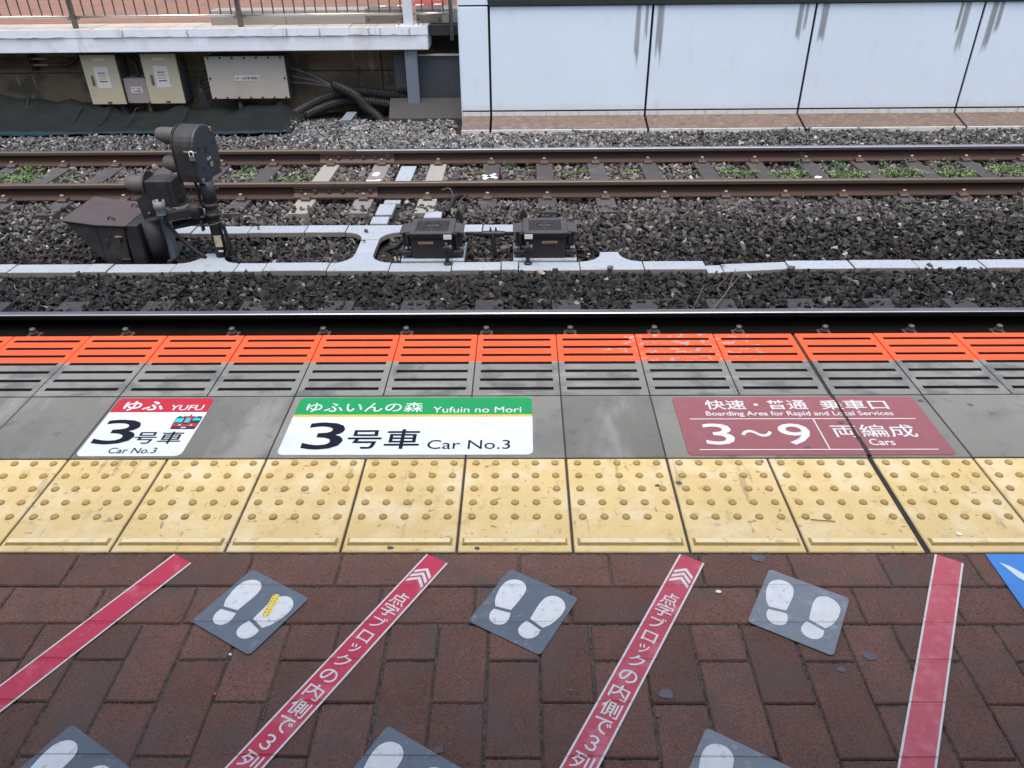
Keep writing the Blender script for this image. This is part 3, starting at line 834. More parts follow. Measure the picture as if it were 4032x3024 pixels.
# sticking plaster with round dots
c0, c1 = Vector((-0.6005, 1.303)), Vector((-0.6105, 1.239))
t = thing('sticking_plaster', 'yellow sticking plaster with rows of round dots, stuck on a footprint mat', 'plaster', (-.6055, 1.271, .002))
ax = (c1 - c0).normalized(); sd = Vector((-ax.y, ax.x)); Lp = (c1 - c0).length
pl = rrect(-.009, -.003, .009, Lp + .003, .008)
part('plaster_base', MB().prism(ccw([tuple(c0 + sd * a + ax * b) for a, b in pl]), .0027, .0034), ['plaster_yellow'], t)
for i in range(8):
    for s in (-1, 1):
        q = c0 + ax * (Lp * (i + .35) / 7.7) + sd * (s * .0044)
        m = ('paper', 'plaster_orange', 'plaster_orange', 'plaster_green', 'sticker_white', 'plaster_orange', 'plaster_orange', 'paper')[i]
        dot = part('dot', MB().tube([(q.x, q.y, .0034), (q.x, q.y, .0039)], .0030, 8, smooth=False), [m], t)
        if i in (0, 4, 7): part('dot_centre', MB().tube([(q.x, q.y, .0039), (q.x, q.y, .0043)], .0014, 6, smooth=False), ['print_navy'], dot)

# red queue tapes
TD = Vector((math.sin(R(30)), math.cos(R(30)), 0)); TS = Vector((math.cos(R(30)), -math.sin(R(30)), 0))
tapes = [(-0.906, 'plain crimson floor tape with white edges, leftmost of the four', 'tape_red', 0),
         (-0.249, 'crimson floor tape with white Japanese lettering and arrows, below the green headed sign', 'tape_red', 1),
         (0.4025, 'scuffed rose floor tape with white Japanese lettering and arrows, below the maroon sign', 'tape_rose', 1),
         (1.0545, 'plain wrinkled pink-red floor tape beside the blue sticker at the right edge', 'tape_pale_red', 0)]
mat('tape_rose', (0.47, 0.060, 0.095), 0.5, 0, 0.12, 20, 0.06, 400, 0.15, 70, dirt=[((0.16, 0.05, 0.07), 45, 0.60, 0.72, 0.5), ((0.66, 0.22, 0.27), 16, 0.5, 0.7, 0.55)])
creased(MATS['tape_rose'])
for tx, lab, m, letter in tapes:
    o0 = Vector((tx, 1.444, 0))
    def pt(a, b, o0=o0):       # a across the tape, b down along it
        q = o0 + TS * a - TD * b
        return (q.x, q.y)
    ln = 1.35
    t = thing('floor_tape', lab, 'floor tape', (tx - .33, .86, 0), 'red queue tapes on the brick paving')
    zb = 0.0009
    part('tape_base', MB().prism(ccw([pt(0, 0), pt(.066, 0), pt(.066, ln), pt(0, ln)]), zb, zb + .0010), ['tape_white'], t)
    part('tape_band', MB().prism(ccw([pt(.0045, -.0001), pt(.0615, -.0001), pt(.0615, ln), pt(.0045, ln)]), zb + .0009, zb + .0014), [m], t)
    if letter:
        for i in range(3):
            b0 = .040 + i * .0165
            layer('arrow', [pt(.033, b0), pt(.057, b0 + .020), pt(.057, b0 + .030), pt(.033, b0 + .010), pt(.009, b0 + .030), pt(.009, b0 + .020)], zb + .0016, 'tape_white', t, .0003)
        chars = [('点', .1562, .036, .034), ('字', .1960, .036, .034), ('ブ', .2385, .033, .030), ('ロ', .2850, .029, .026), ('ッ', .3235, .021, .022), ('ク', .3620, .031, .030),
                 ('の', .4075, .035, .030), ('内', .4535, .036, .033), ('側', .4990, .037, .034), ('で', .5430, .034, .031), ('３', .5880, .021, .031), ('列', .6345, .037, .034), ('で', .680, .034, .031), ('お', .725, .036, .034), ('並', .770, .036, .034), ('び', .815, .034, .032)]
        for ch, al, cw, chh in chars:
            q = pt(.033, al)
            me = text_mesh(ch, (q[0], q[1], zb + .0022), TS, TD, cw * 1.14, chh * 1.14, 0.010)
            me.materials.append(MATS['tape_white'])
            part('lettering', me, None, t)

# blue sticker at the right edge
t = thing('floor_sticker', 'bright blue floor sticker with white lines, cut off by the right edge', 'floor sticker', (1.33, 1.3, 0))
part('sticker_base', MB().prism(ccw([(1.182, 1.444), (1.52, 1.444), (1.52, 1.03), (1.180, 1.03)]), .0008, .0022), ['sticker_blue'], t)
layer('white_line', [(1.203, 1.4135), (1.222, 1.400), (1.30, 1.300), (1.29, 1.285), (1.222, 1.362)], .0024, 'sticker_white', t)
layer('white_line', [(1.262, 1.27), (1.30, 1.27), (1.30, 1.18), (1.262, 1.18)], .0024, 'sticker_white', t)

# gum spots and litter
rnd = random.Random(21)
def blob(cx, cy, r, n=11, e=1.3): return [(cx + r * e * (0.75 + .4 * rnd.random()) * math.cos(2 * math.pi * i / n), cy + r * (0.75 + .4 * rnd.random()) * math.sin(2 * math.pi * i / n)) for i in range(n)]
for x, y, r, m, lab in ((.302, 1.033, .013, 'gum_pale', 'pale grey flattened gum spot on a brick right of the scuffed lettered tape'), (.278, .981, .004, 'gum_pale', 'tiny grey gum speck on a brick near the scuffed lettered tape'),
                        (.60, 1.431, .014, 'gum_pale', 'faint grey gum stain on bricks just below the yellow tiles'), (.769, 1.131, .0125, 'gum_pale', 'grey gum patch on a brick right below the pale worn mat'),
                        (.694, 1.095, .008, 'gum_pale', 'small grey gum patch on a brick below the pale worn mat'), (.387, 1.718, .006, 'gum', 'small dark gum spot between domes on a yellow tile'),
                        (.450, 1.730, .0075, 'gum', 'dark gum spot at the joint of two yellow tiles'), (.712, 1.829, .007, 'gum', 'dark gum spot on a dome below the maroon sign'),
                        (1.329, 2.157, .008, 'gum', 'dark gum spot on the grey slab just right of the maroon sign'), (1.481, 2.131, .008, 'gum', 'dark gum spot on the grey slab near the right edge'),
                        (-.566, 1.771, .006, 'gum', 'black gum spot on a yellow tile below the green headed sign'), (-.347, 1.467, .007, 'gum', 'black gum spot on the front rim of a yellow tile above the lettered crimson tape'),
                        (-.120, 1.466, .006, 'gum', 'dark gum spot on the front rim of a yellow tile, middle of the photo'), (-.169, .904, .009, 'gum', 'dark blue-grey gum lump on the bottom-edge bricks between lettered tapes'),
                        (-.686, 1.580, .008, 'gum', 'black gum smear beside a dome on a yellow tile'), (.872, 1.897, .007, 'gum', 'dark gum spot on the lower rule of the maroon sign'), (1.02, 2.03, .007, 'gum', 'dark gum spot left of the tear in the maroon sign')):
    z = 0.0023 if (.503 < x < 1.309 and 1.86 < y < 2.18) else 0.0002
    single('gum_spot', MB().prism(ccw(blob(x, y, r)), z, z + .0009), [m], lab, 'gum spot', 'gum spots on the platform')
for x, y, r, m, lab in ((-.659, 1.029, .0022, 'litter_orange', 'tiny orange plastic scrap in a brick joint'), (.474, 1.316, .0055, 'litter_white', 'white scrap of paper on a brick right of the scuffed lettered tape'),
                        (-.658, 1.130, .003, 'litter_white', 'tiny white crumb in the joint below the mat with the yellow plaster'), (1.15, 1.517, .0065, 'litter_white', 'white crumb on a yellow tile right of the expansion joint')):
    single('scrap', MB().prism(ccw(blob(x, y, r, 7)), 0.0002, .0035), [m], lab, 'litter')
single('matchstick', MB().tube([(.778, 1.572, .003), (.842, 1.565, .003)], .0012, 5), ['twig'], 'thin brown stick lying across a yellow tile', 'stick')

# ------------------------------------------------------------------ the roof over our platform (above the frame; it shades the paving)
t = structure('platform_roof', MB().box(-24, -14, 3.4, 24, 0.85, 3.55), ['canopy'])

# ------------------------------------------------------------------ rails
def rail_profile(hw=.0325):
    half = [(.0635, 0), (.0635, .010), (.030, .0205), (.0105, .033), (.0075, .050), (.0075, .098), (.0110, .106), (.0300, .113), (hw, .118), (hw, .143), (.0295, .1495)]
    return half


def rail(name, label, yc, zt, x0, x1, mats, group=None):
    half = rail_profile()
    prof = [(p, h) for p, h in half] + [(.0235, .1528), (-.0235, .1528)] + [(-p, h) for p, h in reversed(half)]
    n = len(prof)
    b = MB()
    zb = zt - .153
    vs = [(x0, yc + p, zb + h) for p, h in prof] + [(x1, yc + p, zb + h) for p, h in prof]
    for i in range(n):
        j = (i + 1) % n
        hm = (prof[i][1] + prof[j][1]) / 2
        m = 3 if hm > .1527 else (2 if hm > .146 else (1 if hm > .1145 else 0))
        b.add([vs[i], vs[j], vs[n + j], vs[n + i]], [(0, 1, 2, 3)], m, 0.033 < hm < 0.11)
    b.add(vs[:n], [tuple(range(n))], 0); b.add(vs[n:], [tuple(reversed(range(n)))], 0)
    return tag(part(name, b, mats, None), label, 'rail', group)


ZR = -0.90
Y1, Y2, YN = 7.413, 8.579, 4.606
RM = ['rust', 'rust_head', 'rail_polish', 'rail_polish']
RD = ['rust', 'rust_head', 'rail_dull', 'rail_dull']
far_l = rail('rail', 'rusty far rail of the far track, left of its bolted joint', Y2, ZR, -16, -1.842, RD, 'rails of the far track')  # brown top puts the darker reflection on the left into the colour
far_r = rail('rail', 'rusty far rail of the far track with pale shiny top, right of its bolted joint', Y2, ZR, -1.838, 16, RM, 'rails of the far track')
near_l = rail('rail', 'rusty near rail of the far track, left of its bolted joint behind the signal', Y1, ZR, -16, -1.832, RD, 'rails of the far track')
near_r = rail('rail', 'rusty near rail of the far track, right of its bolted joint', Y1, ZR, -1.828, 16, RD, 'rails of the far track')
rail('rail', 'shade-blackened rail with bright shiny top directly beyond the orange platform edge', YN, ZR, -16, 16, ['rail_shade_black', 'rail_shade_black', 'rail_polish', 'rail_worn'])

for yc, rl, lab in ((Y2, far_r, None), (Y1, near_r, None)):
    zb = ZR - .153
    b = MB()
    prof = [(yc - .0085, zb + .112), (yc - .030, zb + .108), (yc - .030, zb + .098), (yc - .020, zb + .090), (yc - .020, zb + .050), (yc - .046, zb + .034), (yc - .062, zb + .020), (yc - .062, zb + .010), (yc - .04, zb + .0215), (yc - .0085, zb + .035)]
    b.prism(ccw(prof), -2.245, -1.418, 'yzx')
    fp = part('fishplate', b, ['clip_iron'], rl)
    for i in range(6):
        x = -2.17 + i * .136
        if i % 2: part('nut', MB().box(x - .016, yc - .042, zb + .055, x + .016, yc - .0205, zb + .087), ['clip_iron'], fp, bevel=.003)
        else: part('bolt_head', MB().tube([(x, yc - .0205, zb + .071), (x, yc - .040, zb + .071)], .014, 8), ['clip_iron'], fp)

# ------------------------------------------------------------------ sleepers with clips and bolts
def sleeper_mesh(m, wd, ln):
    b = MB()
    h2 = ln / 2
    b.prism([(-wd / 2 - .02, -.17), (wd / 2 + .02, -.17), (wd / 2, 0), (-wd / 2, 0)], -h2, h2, 'xzy')
    return b.mesh('sleeper', [m])


def clip_mesh():
    b = MB()
    prof = [(-.060, -.002), (-.060, .022), (-.045, .034), (.012, .034), (.030, .026), (.030, .014), (.008, .014), (.004, -.002)]
    b.prism(ccw(prof), -.042, .042, 'yzx')
    return b.mesh('rail_clip', ['clip_iron'])


def bolt_mesh():
    b = MB()
    b.tube([(0, -.02, .033), (0, -.02, .040)], .027, 12, smooth=False)
    b.tube([(0, -.02, .040), (0, -.02, .066), (0, -.02, .071)], [.0205, .0205, .014], 8, smooth=False)
    return b.mesh('bolt', ['bolt_steel'])


clm, blm = clip_mesh(), bolt_mesh()
bld = blm.copy(); bld.materials[0] = MATS['bolt_dark']
smesh = {m: sleeper_mesh(m, .178, 2.1) for m in ('sleeper_dark', 'sleeper_light', 'sleeper_mid')}
FAR_SL = [-7.43, -6.85, -6.27, -5.68, -5.10, -4.52, -3.91, -3.33, -2.757, -2.117, -1.55, -.924, -.337, .245, .81, 1.385, 1.98, 2.555, 3.115, 3.70, 4.27, 4.86, 5.48, 6.06, 6.64, 7.22]
ORD = ['first', 'second', 'third', 'fourth', 'fifth', 'sixth', 'seventh', 'eighth', 'ninth', 'tenth', 'eleventh', 'twelfth', 'thirteenth', 'fourteenth']
special = {-2.117: ('sleeper_light', 'pale grey concrete sleeper under the left end of the rail joint plates'),
           -1.55: ('sleeper_mid', 'mid-grey sleeper with white paint marks under the right end of the rail joint plates'),
           -.924: ('sleeper_light', 'pale concrete sleeper of the far track straight behind the left black junction box'),
           -.337: ('sleeper_dark', 'dark sleeper with a white painted cross between the rails of the far track')}
left_ones = [x for x in FAR_SL if x < -2.2 and x > -6.2]
right_ones = [x for x in FAR_SL if 0 < x < 6.0]
far_sleepers = {}
for x in FAR_SL:
    if x in special: m, lab = special[x]
    elif x in left_ones:
        m, lab = 'sleeper_dark', f'dark sleeper of the far track, left of the joint plates, {ORD[left_ones.index(x)]} from left'
        if left_ones.index(x) == 0: lab = 'dark concrete sleeper of the far track at the left edge of the photo'
    elif x in right_ones:
        i = right_ones.index(x)
        m, lab = 'sleeper_dark', f'dark sleeper of the far track, {ORD[i]} to the right of the white cross'
    elif x < 0: m, lab = 'sleeper_dark', f'dark sleeper of the far track beyond the left edge of the photo, {ORD[2 - FAR_SL.index(x)]} out'
    else: m, lab = 'sleeper_dark', f'dark sleeper of the far track beyond the right edge of the photo, {ORD[FAR_SL.index(x) - 23]} out'
    z = -1.054
    o = tag(link('sleeper', smesh[m], None, Matrix.Translation((x, 8.0, z))), lab, 'sleeper', 'sleepers under the far track')
    far_sleepers[x] = o
    for yc in (Y1, Y2):
        c_ = link('rail_clip', clm, o, Matrix.Translation((x, yc - .0635, z)))
        link('bolt', blm, c_, Matrix.Translation((x, yc - .0635, z)))


def paint(o, polys, z=-1.0535):
    for pl in polys: part('paint_mark', MB().prism(ccw(pl), z, z + .002), ['paint_white'], o)


paint(far_sleepers[-.337], [[(-.42, 8.00), (-.39, 7.94), (-.27, 8.13), (-.295, 8.16)], [(-.41, 8.12), (-.43, 8.07), (-.27, 7.98), (-.255, 8.03)]])
paint(far_sleepers[-1.55], [[(-1.60, 8.10), (-1.54, 8.09), (-1.52, 8.19), (-1.56, 8.24), (-1.60, 8.20)], [(-1.63, 7.90), (-1.48, 7.91), (-1.49, 7.98), (-1.56, 7.95), (-1.63, 7.96)]])
paint(far_sleepers[3.115], [[(3.04, 7.93), (3.10, 7.92), (3.13, 7.97), (3.09, 8.0), (3.06, 7.98)]])
NEAR_SL = [-4.45, -3.87, -3.286, -2.657, -1.942, -1.33, -.775, -.24, .318, .875, 1.434, 2.002, 2.568, 3.145, 3.72, 4.3]
vis = [x for x in NEAR_SL if -3.4 < x < 3.3]
mat('sleeper_near', (0.034, 0.034, 0.035), 0.9, 0, 0.3, 9, 0.3, 120, 0.4, 160, objvar=0.12, dirt=[((0.06, 0.06, 0.06), 20, 0.5, 0.7, 0.6)])  # near-track sleepers, darker than those of the far track
ns = sleeper_mesh('sleeper_near', .20, 2.1)
for x in NEAR_SL:
    if x in vis: lab = f'dark sleeper of the near track under the platform-side rail, {ORD[vis.index(x)]} bolt from the left'
    else: lab = f'dark sleeper of the near track outside the frame on the {"left" if x < 0 else "right"}, {"nearer" if abs(x) < 4 else "farther"} one'
    o = tag(link('sleeper', ns, None, Matrix.Translation((x, YN - .565, -1.054))), lab, 'sleeper', 'sleepers under the near track')
    c_ = link('rail_clip', clm, o, Matrix.Translation((x, YN - .0635, -1.054)))
    link('bolt', bld, c_, Matrix.Translation((x, YN - .0635, -1.054 + .012)))

# ------------------------------------------------------------------ concrete cable troughs
ZT = -1.10


def lid(poly, parent, zt=ZT, th=.05, name='trough_lid', m=('trough', 'trough_side')):
    b = MB()
    poly = ccw(poly)
    cx, cy = np.mean(poly, 0)
    b.prism(poly, zt - th, zt, m=0, mside=1)
    o = part(name, b, list(m), parent, bevel=.006)
    return o


FY0, FY1 = 5.735, 5.900
t = thing('cable_trough', 'long front run of pale concrete cable trough lids between the two tracks', 'cable trough', (0, 5.82, -1.15))
g_ = .002
segs = [(-7.6, -6.9), (-6.9, -6.2), (-6.2, -5.5), (-5.5, -4.85), (-4.85, -4.2), (-4.2, -3.572), (-3.568, -3.385), (-3.381, -2.864), (-2.345, -2.11), (-2.106, -1.589), (-1.082, -.577), (-.574, -.174), (-.171, -.032), (-.029, .468),
        (.986, 1.484), (1.62, 2.152), (2.156, 2.667), (2.671, 3.181), (3.186, 3.714), (3.72, 4.24), (4.245, 4.76), (4.765, 5.28), (5.285, 5.8), (5.8, 6.4), (6.4, 7.0)]
for i, (a, b_) in enumerate(segs):
    dz = (0.004 * math.sin(i * 2.3)); dy = .006 * math.sin(i * 1.7)
    if a == 1.62: lid([(a, FY0 - .035), (b_ + .0, FY0 + .02), (b_, FY1 - .005), (a, FY1 - .045)], t, ZT - .01)
    else: lid([(a + g_, FY0 + dy), (b_ - g_, FY0 + dy), (b_ - g_, FY1 + dy), (a + g_, FY1 + dy)], t, ZT + dz)
lid([(1.487, FY0 - .04), (1.616, FY0 - .035), (1.616, FY1 - .05), (1.487, FY1 - .06)], t, ZT - .015)


def junction(xa, xb, xl, xr, ytop, ymid=None):
    """lid with two flared fillets leading away from the front run"""
    pts = [(xa, FY0), (xb, FY0), (xb, FY1)]
    for i in range(7):
        a = R(90 * i / 6); rx = xb - xr; ry = ytop - .02 - FY1
        pts.append((xb - rx * math.sin(a), ytop - .02 - ry * math.cos(a)) if rx > 0 else (xb, FY1))
    pts += [(xr, ytop), (xl, ytop)]
    for i in range(7):
        a = R(90 - 90 * i / 6); rx = xl - xa; ry = ytop - .02 - FY1
        pts.append((xa + rx * math.sin(a), ytop - .02 - ry * math.cos(a)))
    pts.append((xa, FY1))
    out = []
    for p in pts:
        if not out or (abs(p[0] - out[-1][0]) + abs(p[1] - out[-1][1])) > 1e-4: out.append(p)
    return out


lid(junction(-2.861, -2.348, -2.690, -2.520, 6.112), t, name='junction_lid')
lid(junction(-1.586, -1.085, -1.419, -1.258, 6.092), t, name='junction_lid')
lid(junction(.471, .983, .655, .812, 6.102), t, name='junction_lid')

t = thing('cable_trough', 'rear run of pale concrete trough lids passing behind the signal and both black boxes', 'cable trough', (-2, 6.68, -1.15))
RY0, RY1 = 6.585, 6.762
for a, b_ in ((-3.36, -3.006), (-3.002, -2.488), (-2.484, -1.972), (-1.968, -1.600), (-1.08, -.62), (-.617, -.361), (-.357, -.08), (-.077, .20)):
    lid([(a + g_, RY0), (b_ - g_, RY0), (b_ - g_, RY1), (a + g_, RY1)], t, ZT + .003 * math.sin(a * 9))
J = [(-1.596, RY1), (-1.085, RY1), (-1.085, RY0)]
J = [(x, 2 * 6.60 - y) for x, y in junction(-1.596, -1.084, -1.420, -1.262, 6.6)]
fl = []
for i in range(7):
    a = R(90 * i / 6); fl.append((-1.262 + .178 * (1 - math.cos(a)) * 1.0, 6.408 + .177 * math.sin(a)))
fr = []
for i in range(7):
    a = R(90 * i / 6); fr.append((-1.420 - .176 * (1 - math.cos(a)), 6.408 + .177 * math.sin(a)))
lid([(-1.420, 6.408), (-1.262, 6.408)] + fl[1:] + [(-1.084, RY1), (-1.596, RY1)] + fr[:0:-1], t, name='junction_lid')
lid([(-1.419, 6.096), (-1.260, 6.096), (-1.262, 6.404), (-1.420, 6.404)], t, name='connecting_lid', zt=ZT - .002)
t = thing('cable_trough', 'short branch of pale trough lids running from the rear run under the far track', 'cable trough', (-1.3, 7.1, -1.12))
for a, b_, dx, dz in ((6.766, 6.95, 0, .0), (6.954, 7.25, .02, .018), (7.254, 7.47, .055, .022)):
    lid([(-1.405 + dx, a), (-1.245 + dx, a), (-1.245 + dx, b_), (-1.405 + dx, b_)], t, ZT + .014 + dz)
lid([(-1.335, 7.56), (-1.165, 7.56), (-1.165, 8.47), (-1.335, 8.47)], t, -1.058)
t = thing('cable_trough', 'small broken white trough lid stub right behind the left black junction box', 'cable trough', (-.82, 6.88, -1.1))
lid([(-.912, 6.775), (-.745, 6.775), (-.745, 6.83), (-.912, 6.83)], t, -1.075)
lid([(-.915, 6.832), (-.748, 6.834), (-.755, 6.985), (-.79, 7.0), (-.905, 6.985)], t, -1.055)

# ------------------------------------------------------------------ black junction boxes on concrete frames
def jbox(cx, label, base_label, plate_x, text_side):
    bt = thing('concrete_block', base_label, 'concrete block', (cx, 6.05, -1.15))
    w2 = .262
    part('frame_bar', MB().box(cx - w2, 5.905, -1.14, cx + w2, 5.975, -1.085), ['trough'], bt, bevel=.008)
    for s in (-1, 1):
        part('frame_arm', MB().box(cx + s * w2 - (.058 if s > 0 else 0), 5.9755, -1.14, cx + s * w2 + (.058 if s < 0 else 0), 6.30, -1.083), ['trough'], bt, bevel=.008)
    t = thing('junction_box', label, 'junction box', (cx, 6.08, -1.07), 'black cable junction boxes between the tracks')
    y0, y1 = 5.935, 6.255
    part('box_body', MB().box(cx - .168, y0, -1.085, cx + .168, y1, -.905), ['cast_black'], t, bevel=.012)
    part('body_rim', MB().box(cx - .178, y0 - .010, -.9045, cx + .178, y1 + .01, -.8765), ['cast_black'], t, bevel=.008)
    ld = part('lid', MB().prism(rrect(cx - .183, y0 - .016, cx + .183, y1 + .016, .03), -.876, -.858), ['lid_black'], t, bevel=.004)
    b = MB()
    z0, z1 = -.8585, -.8545
    nx_, ny_ = 7, 6
    for i in range(nx_):
        for j in range(ny_):
            ux, uy = .272 / nx_, .232 / ny_
            x, y = cx - .136 + (i + .5) * ux, (y0 + y1) / 2 - .116 + (j + .5) * uy
            if ((x - cx) / .075) ** 2 + ((y - (y0 + y1) / 2) / .062) ** 2 < 1.0: continue
            for s in (-1, 1):
                dx, dy = ux * .43, uy * .43 * s
                nx2, ny2 = -dy, dx
                l2 = math.hypot(dx, dy); px, py = -dy / l2 * .0028, dx / l2 * .0028
                b.prism(ccw([(x - dx + px, y - dy + py), (x - dx - px, y - dy - py), (x + dx - px, y + dy - py), (x + dx + px, y + dy + py)]), z0, z1 + (.0004 if s > 0 else 0))
    part('tread_pattern', b, ['cast_black'], ld)
    b = MB()
    for ra, rb in ((.058, .052), (.070, .066)):
        n = 24
        vs = []
        for rr, z in ((ra, z0), (ra, z1), (rb, z1), (rb, z0)):
            vs += [(cx + rr * math.cos(2 * math.pi * k / n), (y0 + y1) / 2 + rr * .8 * math.sin(2 * math.pi * k / n), z) for k in range(n)]
        b.add(vs, [(q * n + k, q * n + (k + 1) % n, (q + 1) * n + (k + 1) % n, (q + 1) * n + k) for q in range(3) for k in range(n)])
    part('emblem_ring', b, ['cast_black'], ld)
    me = text_mesh('N', (cx, (y0 + y1) / 2, z1 + .0005), XU, YV, .042, .046, 0.03); me.materials.append(MATS['cast_black'])
    part('emblem_letter', me, None, ld)
    for s in (-1, 1):
        xa, xb = cx + s * .184, cx + s * .262
        part('side_flap', MB().prism(ccw([(xa, 5.99), (xb, 5.965), (xb, 6.16), (xa, 6.20)]), -.884, -.868), ['lid_black'], t, bevel=.003)
        part('side_housing', MB().box(min(cx + s * .169, xb - s * .02), 5.99, -1.0, max(cx + s * .169, xb - s * .02), 6.16, -.885), ['cast_black'], t, bevel=.006)
        for yy in (y0 + .035, y1 - .035):
            part('lug', MB().box(min(cx + s * .179, cx + s * .212), yy - .02, -.892, max(cx + s * .179, cx + s * .212), yy + .02, -.874), ['cast_black'], t, bevel=.006)
            part('bolt', MB().tube([(cx + s * .200, yy, -1.03), (cx + s * .200, yy, -.866), (cx + s * .200, yy, -.860)], [.0075, .0075, .004], 8), ['clip_iron'], t)
            part('foot', MB().box(min(cx + s * .169, cx + s * .258), yy - .035, -1.058, max(cx + s * .169, cx + s * .258), yy + .035, -1.022), ['cast_black'], t, bevel=.006)
    zc = -.945
    pl = part('name_plate', MB().box(plate_x - .062, y0 - .0035, zc - .010, plate_x + .062, y0 - .0005, zc + .010), ['plate_brass'], t)
    vtext('博多 H25-463 ハカ 8827-2', plate_x - .05, plate_x + .05, zc - .0045, zc + .0045, y0 - .0042, 'print_black', pl, 0.01)
    return t


jbox(-.742, 'black cable junction box with patterned lid, left of the pair', 'white U-shaped concrete block under the left black junction box', -.79, -1)
jbox(.188, 'black cable junction box with patterned lid, right of the pair', 'white U-shaped concrete block under the right black junction box', .225, 1)
for cx, lx, lab in ((-.742, -.607, 'bright reflective tag and black post in front of the left junction box'), (.188, .052, 'bright reflective tag and black post in front of the right junction box')):
    t = thing('marker_post', lab.replace('bright reflective tag and black post', 'short black hose post with bright tag'), 'marker post', (lx, 5.86, -1.1), 'black hose posts before the junction boxes')
    part('tag', MB().box(lx - .033, 5.905, -.905, lx + .033, 5.910, -.868), ['steel_bright'], t)
    part('tag', MB().box(lx + .005, 5.885, -.975, lx + .028, 5.888, -.95), ['steel_bright'], t)
    b = MB(); z = -1.10; pts = []; rs = []
    while z < -.985:
        pts.append((lx - .004 + (z + 1.1) * -.06, 5.862, z)); rs.append(.0175 if len(pts) % 2 else .0145); z += .006
    b.tube(pts, rs, 10)
    part('hose', b, ['cast_black'], t)
    part('collar', MB().tube([(lx - .004, 5.862, -1.101), (lx - .004, 5.862, -1.092), (lx - .004, 5.862, -1.085)], [.034, .032, .02], 9), ['cast_black'], t)
    part('cap', MB().prism(ccw([(lx - .04, -.985), (lx + .022, -.99), (lx + .026, -.952), (lx - .002, -.938), (lx - .034, -.952)]), 5.835, 5.885, 'xzy'), ['signal_dark'], t, bevel=.008)
    part('nut', MB().tube([(lx - .008, 5.86, -.940), (lx - .008, 5.86, -.918)], .009, 6, smooth=False), ['bolt_steel'], t)

t = thing('pipe_tee', 'black pipe with a tee and ribbed hose linking the two junction boxes', 'pipe', (-.24, 6.15, -1.1))
part('pipe', MB().tube([(-.475, 6.13, -.945), (-.075, 6.13, -.945)], .014, 10), ['cast_black'], t)
part('tee_body', MB().tube([(-.36, 6.13, -.945), (-.33, 6.13, -.945), (-.29, 6.13, -.945), (-.20, 6.13, -.945), (-.16, 6.13, -.945), (-.13, 6.13, -.945)], [.015, .024, .026, .026, .024, .015], 10), ['cast_black'], t)
for dx in (-.02, .025): part('tee_bolt', MB().tube([(-.245 + dx, 6.13, -.925), (-.245 + dx, 6.13, -.888)], [.012, .006], 6), ['cast_black'], t)
pts = []; rs = []
for i in range(34):
    pts.append((-.245 + .02 * (i / 33) ** 2, 6.12 - .03 * (i / 33), -.955 - .165 * i / 33)); rs.append(.021 if i % 2 else .017)
part('hose', MB().tube(pts, rs, 10), ['cast_black'], t)
for bx, lab in ((-.545, 'black post top with bolt behind the left junction box'), (.01, 'black post top with bolt behind the right junction box')):
    t = thing('marker_post', lab, 'marker post', (bx, 6.36, -1.12), 'black posts behind the junction boxes')
    part('post_body', MB().prism(ccw([(bx - .035, -1.12), (bx + .035, -1.12), (bx + .035, -.86), (bx, -.80), (bx - .03, -.85)]), 6.34, 6.39, 'xzy'), ['signal_dark'], t, bevel=.008)
    part('nut', MB().tube([(bx, 6.365, -.815), (bx, 6.365, -.775)], .009, 6, smooth=False), ['bolt_steel'], t)
single('cable', MB().tube(smooth_open([(-1.15, 6.16, -1.10), (-1.05, 6.13, -1.05), (-.98, 6.11, -.98), (-.90, 6.09, -.94)]), .018, 8), ['cable_black'], 'thick black cable entering the left junction box from the left', 'cable')
single('cable', MB().tube(smooth_open([(-.71, 6.98, -1.06), (-.68, 7.1, -1.03), (-.66, 7.2, -1.01), (-.60, 7.33, -1.02), (-.54, 7.36, -1.03)]), .022, 8), ['cable_black'], 'stub of thick black cable in the ballast beside the pale sleeper', 'cable')
single('cable', MB().tube(smooth_open([(-.78, 7.30, -.95), (-.70, 7.28, -.93), (-.66, 7.24, -1.0), (-.62, 7.20, -1.04), (-.56, 7.24, -1.0), (-.5, 7.25, -1.03), (-.44, 7.26, -1.0)]), .006, 6), ['cable_grey'], 'thin grey wire looping out below the near rail of the far track', 'wire')

# ------------------------------------------------------------------ dwarf signal
sg = thing('railway_signal', 'dark dwarf railway signal on a post, its hooded lamps facing left', 'signal', (-2.54, 6.05, -1.1))
# post
part('post', MB().tube([(-2.540, 6.06, -1.12), (-2.540, 6.06, -.452)], .048, 20), ['signal_dark'], sg)
part('pole_sleeve', MB().tube([(-2.535, 6.06, -.62), (-2.535, 6.06, -.456)], .056, 20), ['signal_cover'], sg)
part('label_plate', MB().prism([(-2.555, -1.0), (-2.495, -1.0), (-2.495, -.90), (-2.555, -.90)], 6.006, 6.010, 'xzy'), ['sticker_tan'], sg)
part('label_plate', MB().prism([(-2.54, -1.045), (-2.50, -1.045), (-2.50, -1.03), (-2.54, -1.03)], 6.006, 6.010, 'xzy'), ['sticker_white'], sg)
for z in (-.655, -.735):
    part('clamp_band', MB().tube([(-2.54, 6.06, z - .018), (-2.54, 6.06, z + .018)], .058, 20), ['signal_dark'], sg)
    part('clamp_lug', MB().box(-2.625, 6.0, z - .012, -2.585, 6.03, z + .012), ['signal_dark'], sg, bevel=.004)
    part('bolt', MB().tube([(-2.618, 5.99, z), (-2.582, 5.985, z)], .007, 6), ['clip_iron'], sg)
    part('bolt', MB().tube([(-2.49, 6.04, z - .004), (-2.465, 6.04, z + .004)], .008, 6), ['clip_iron'], sg)
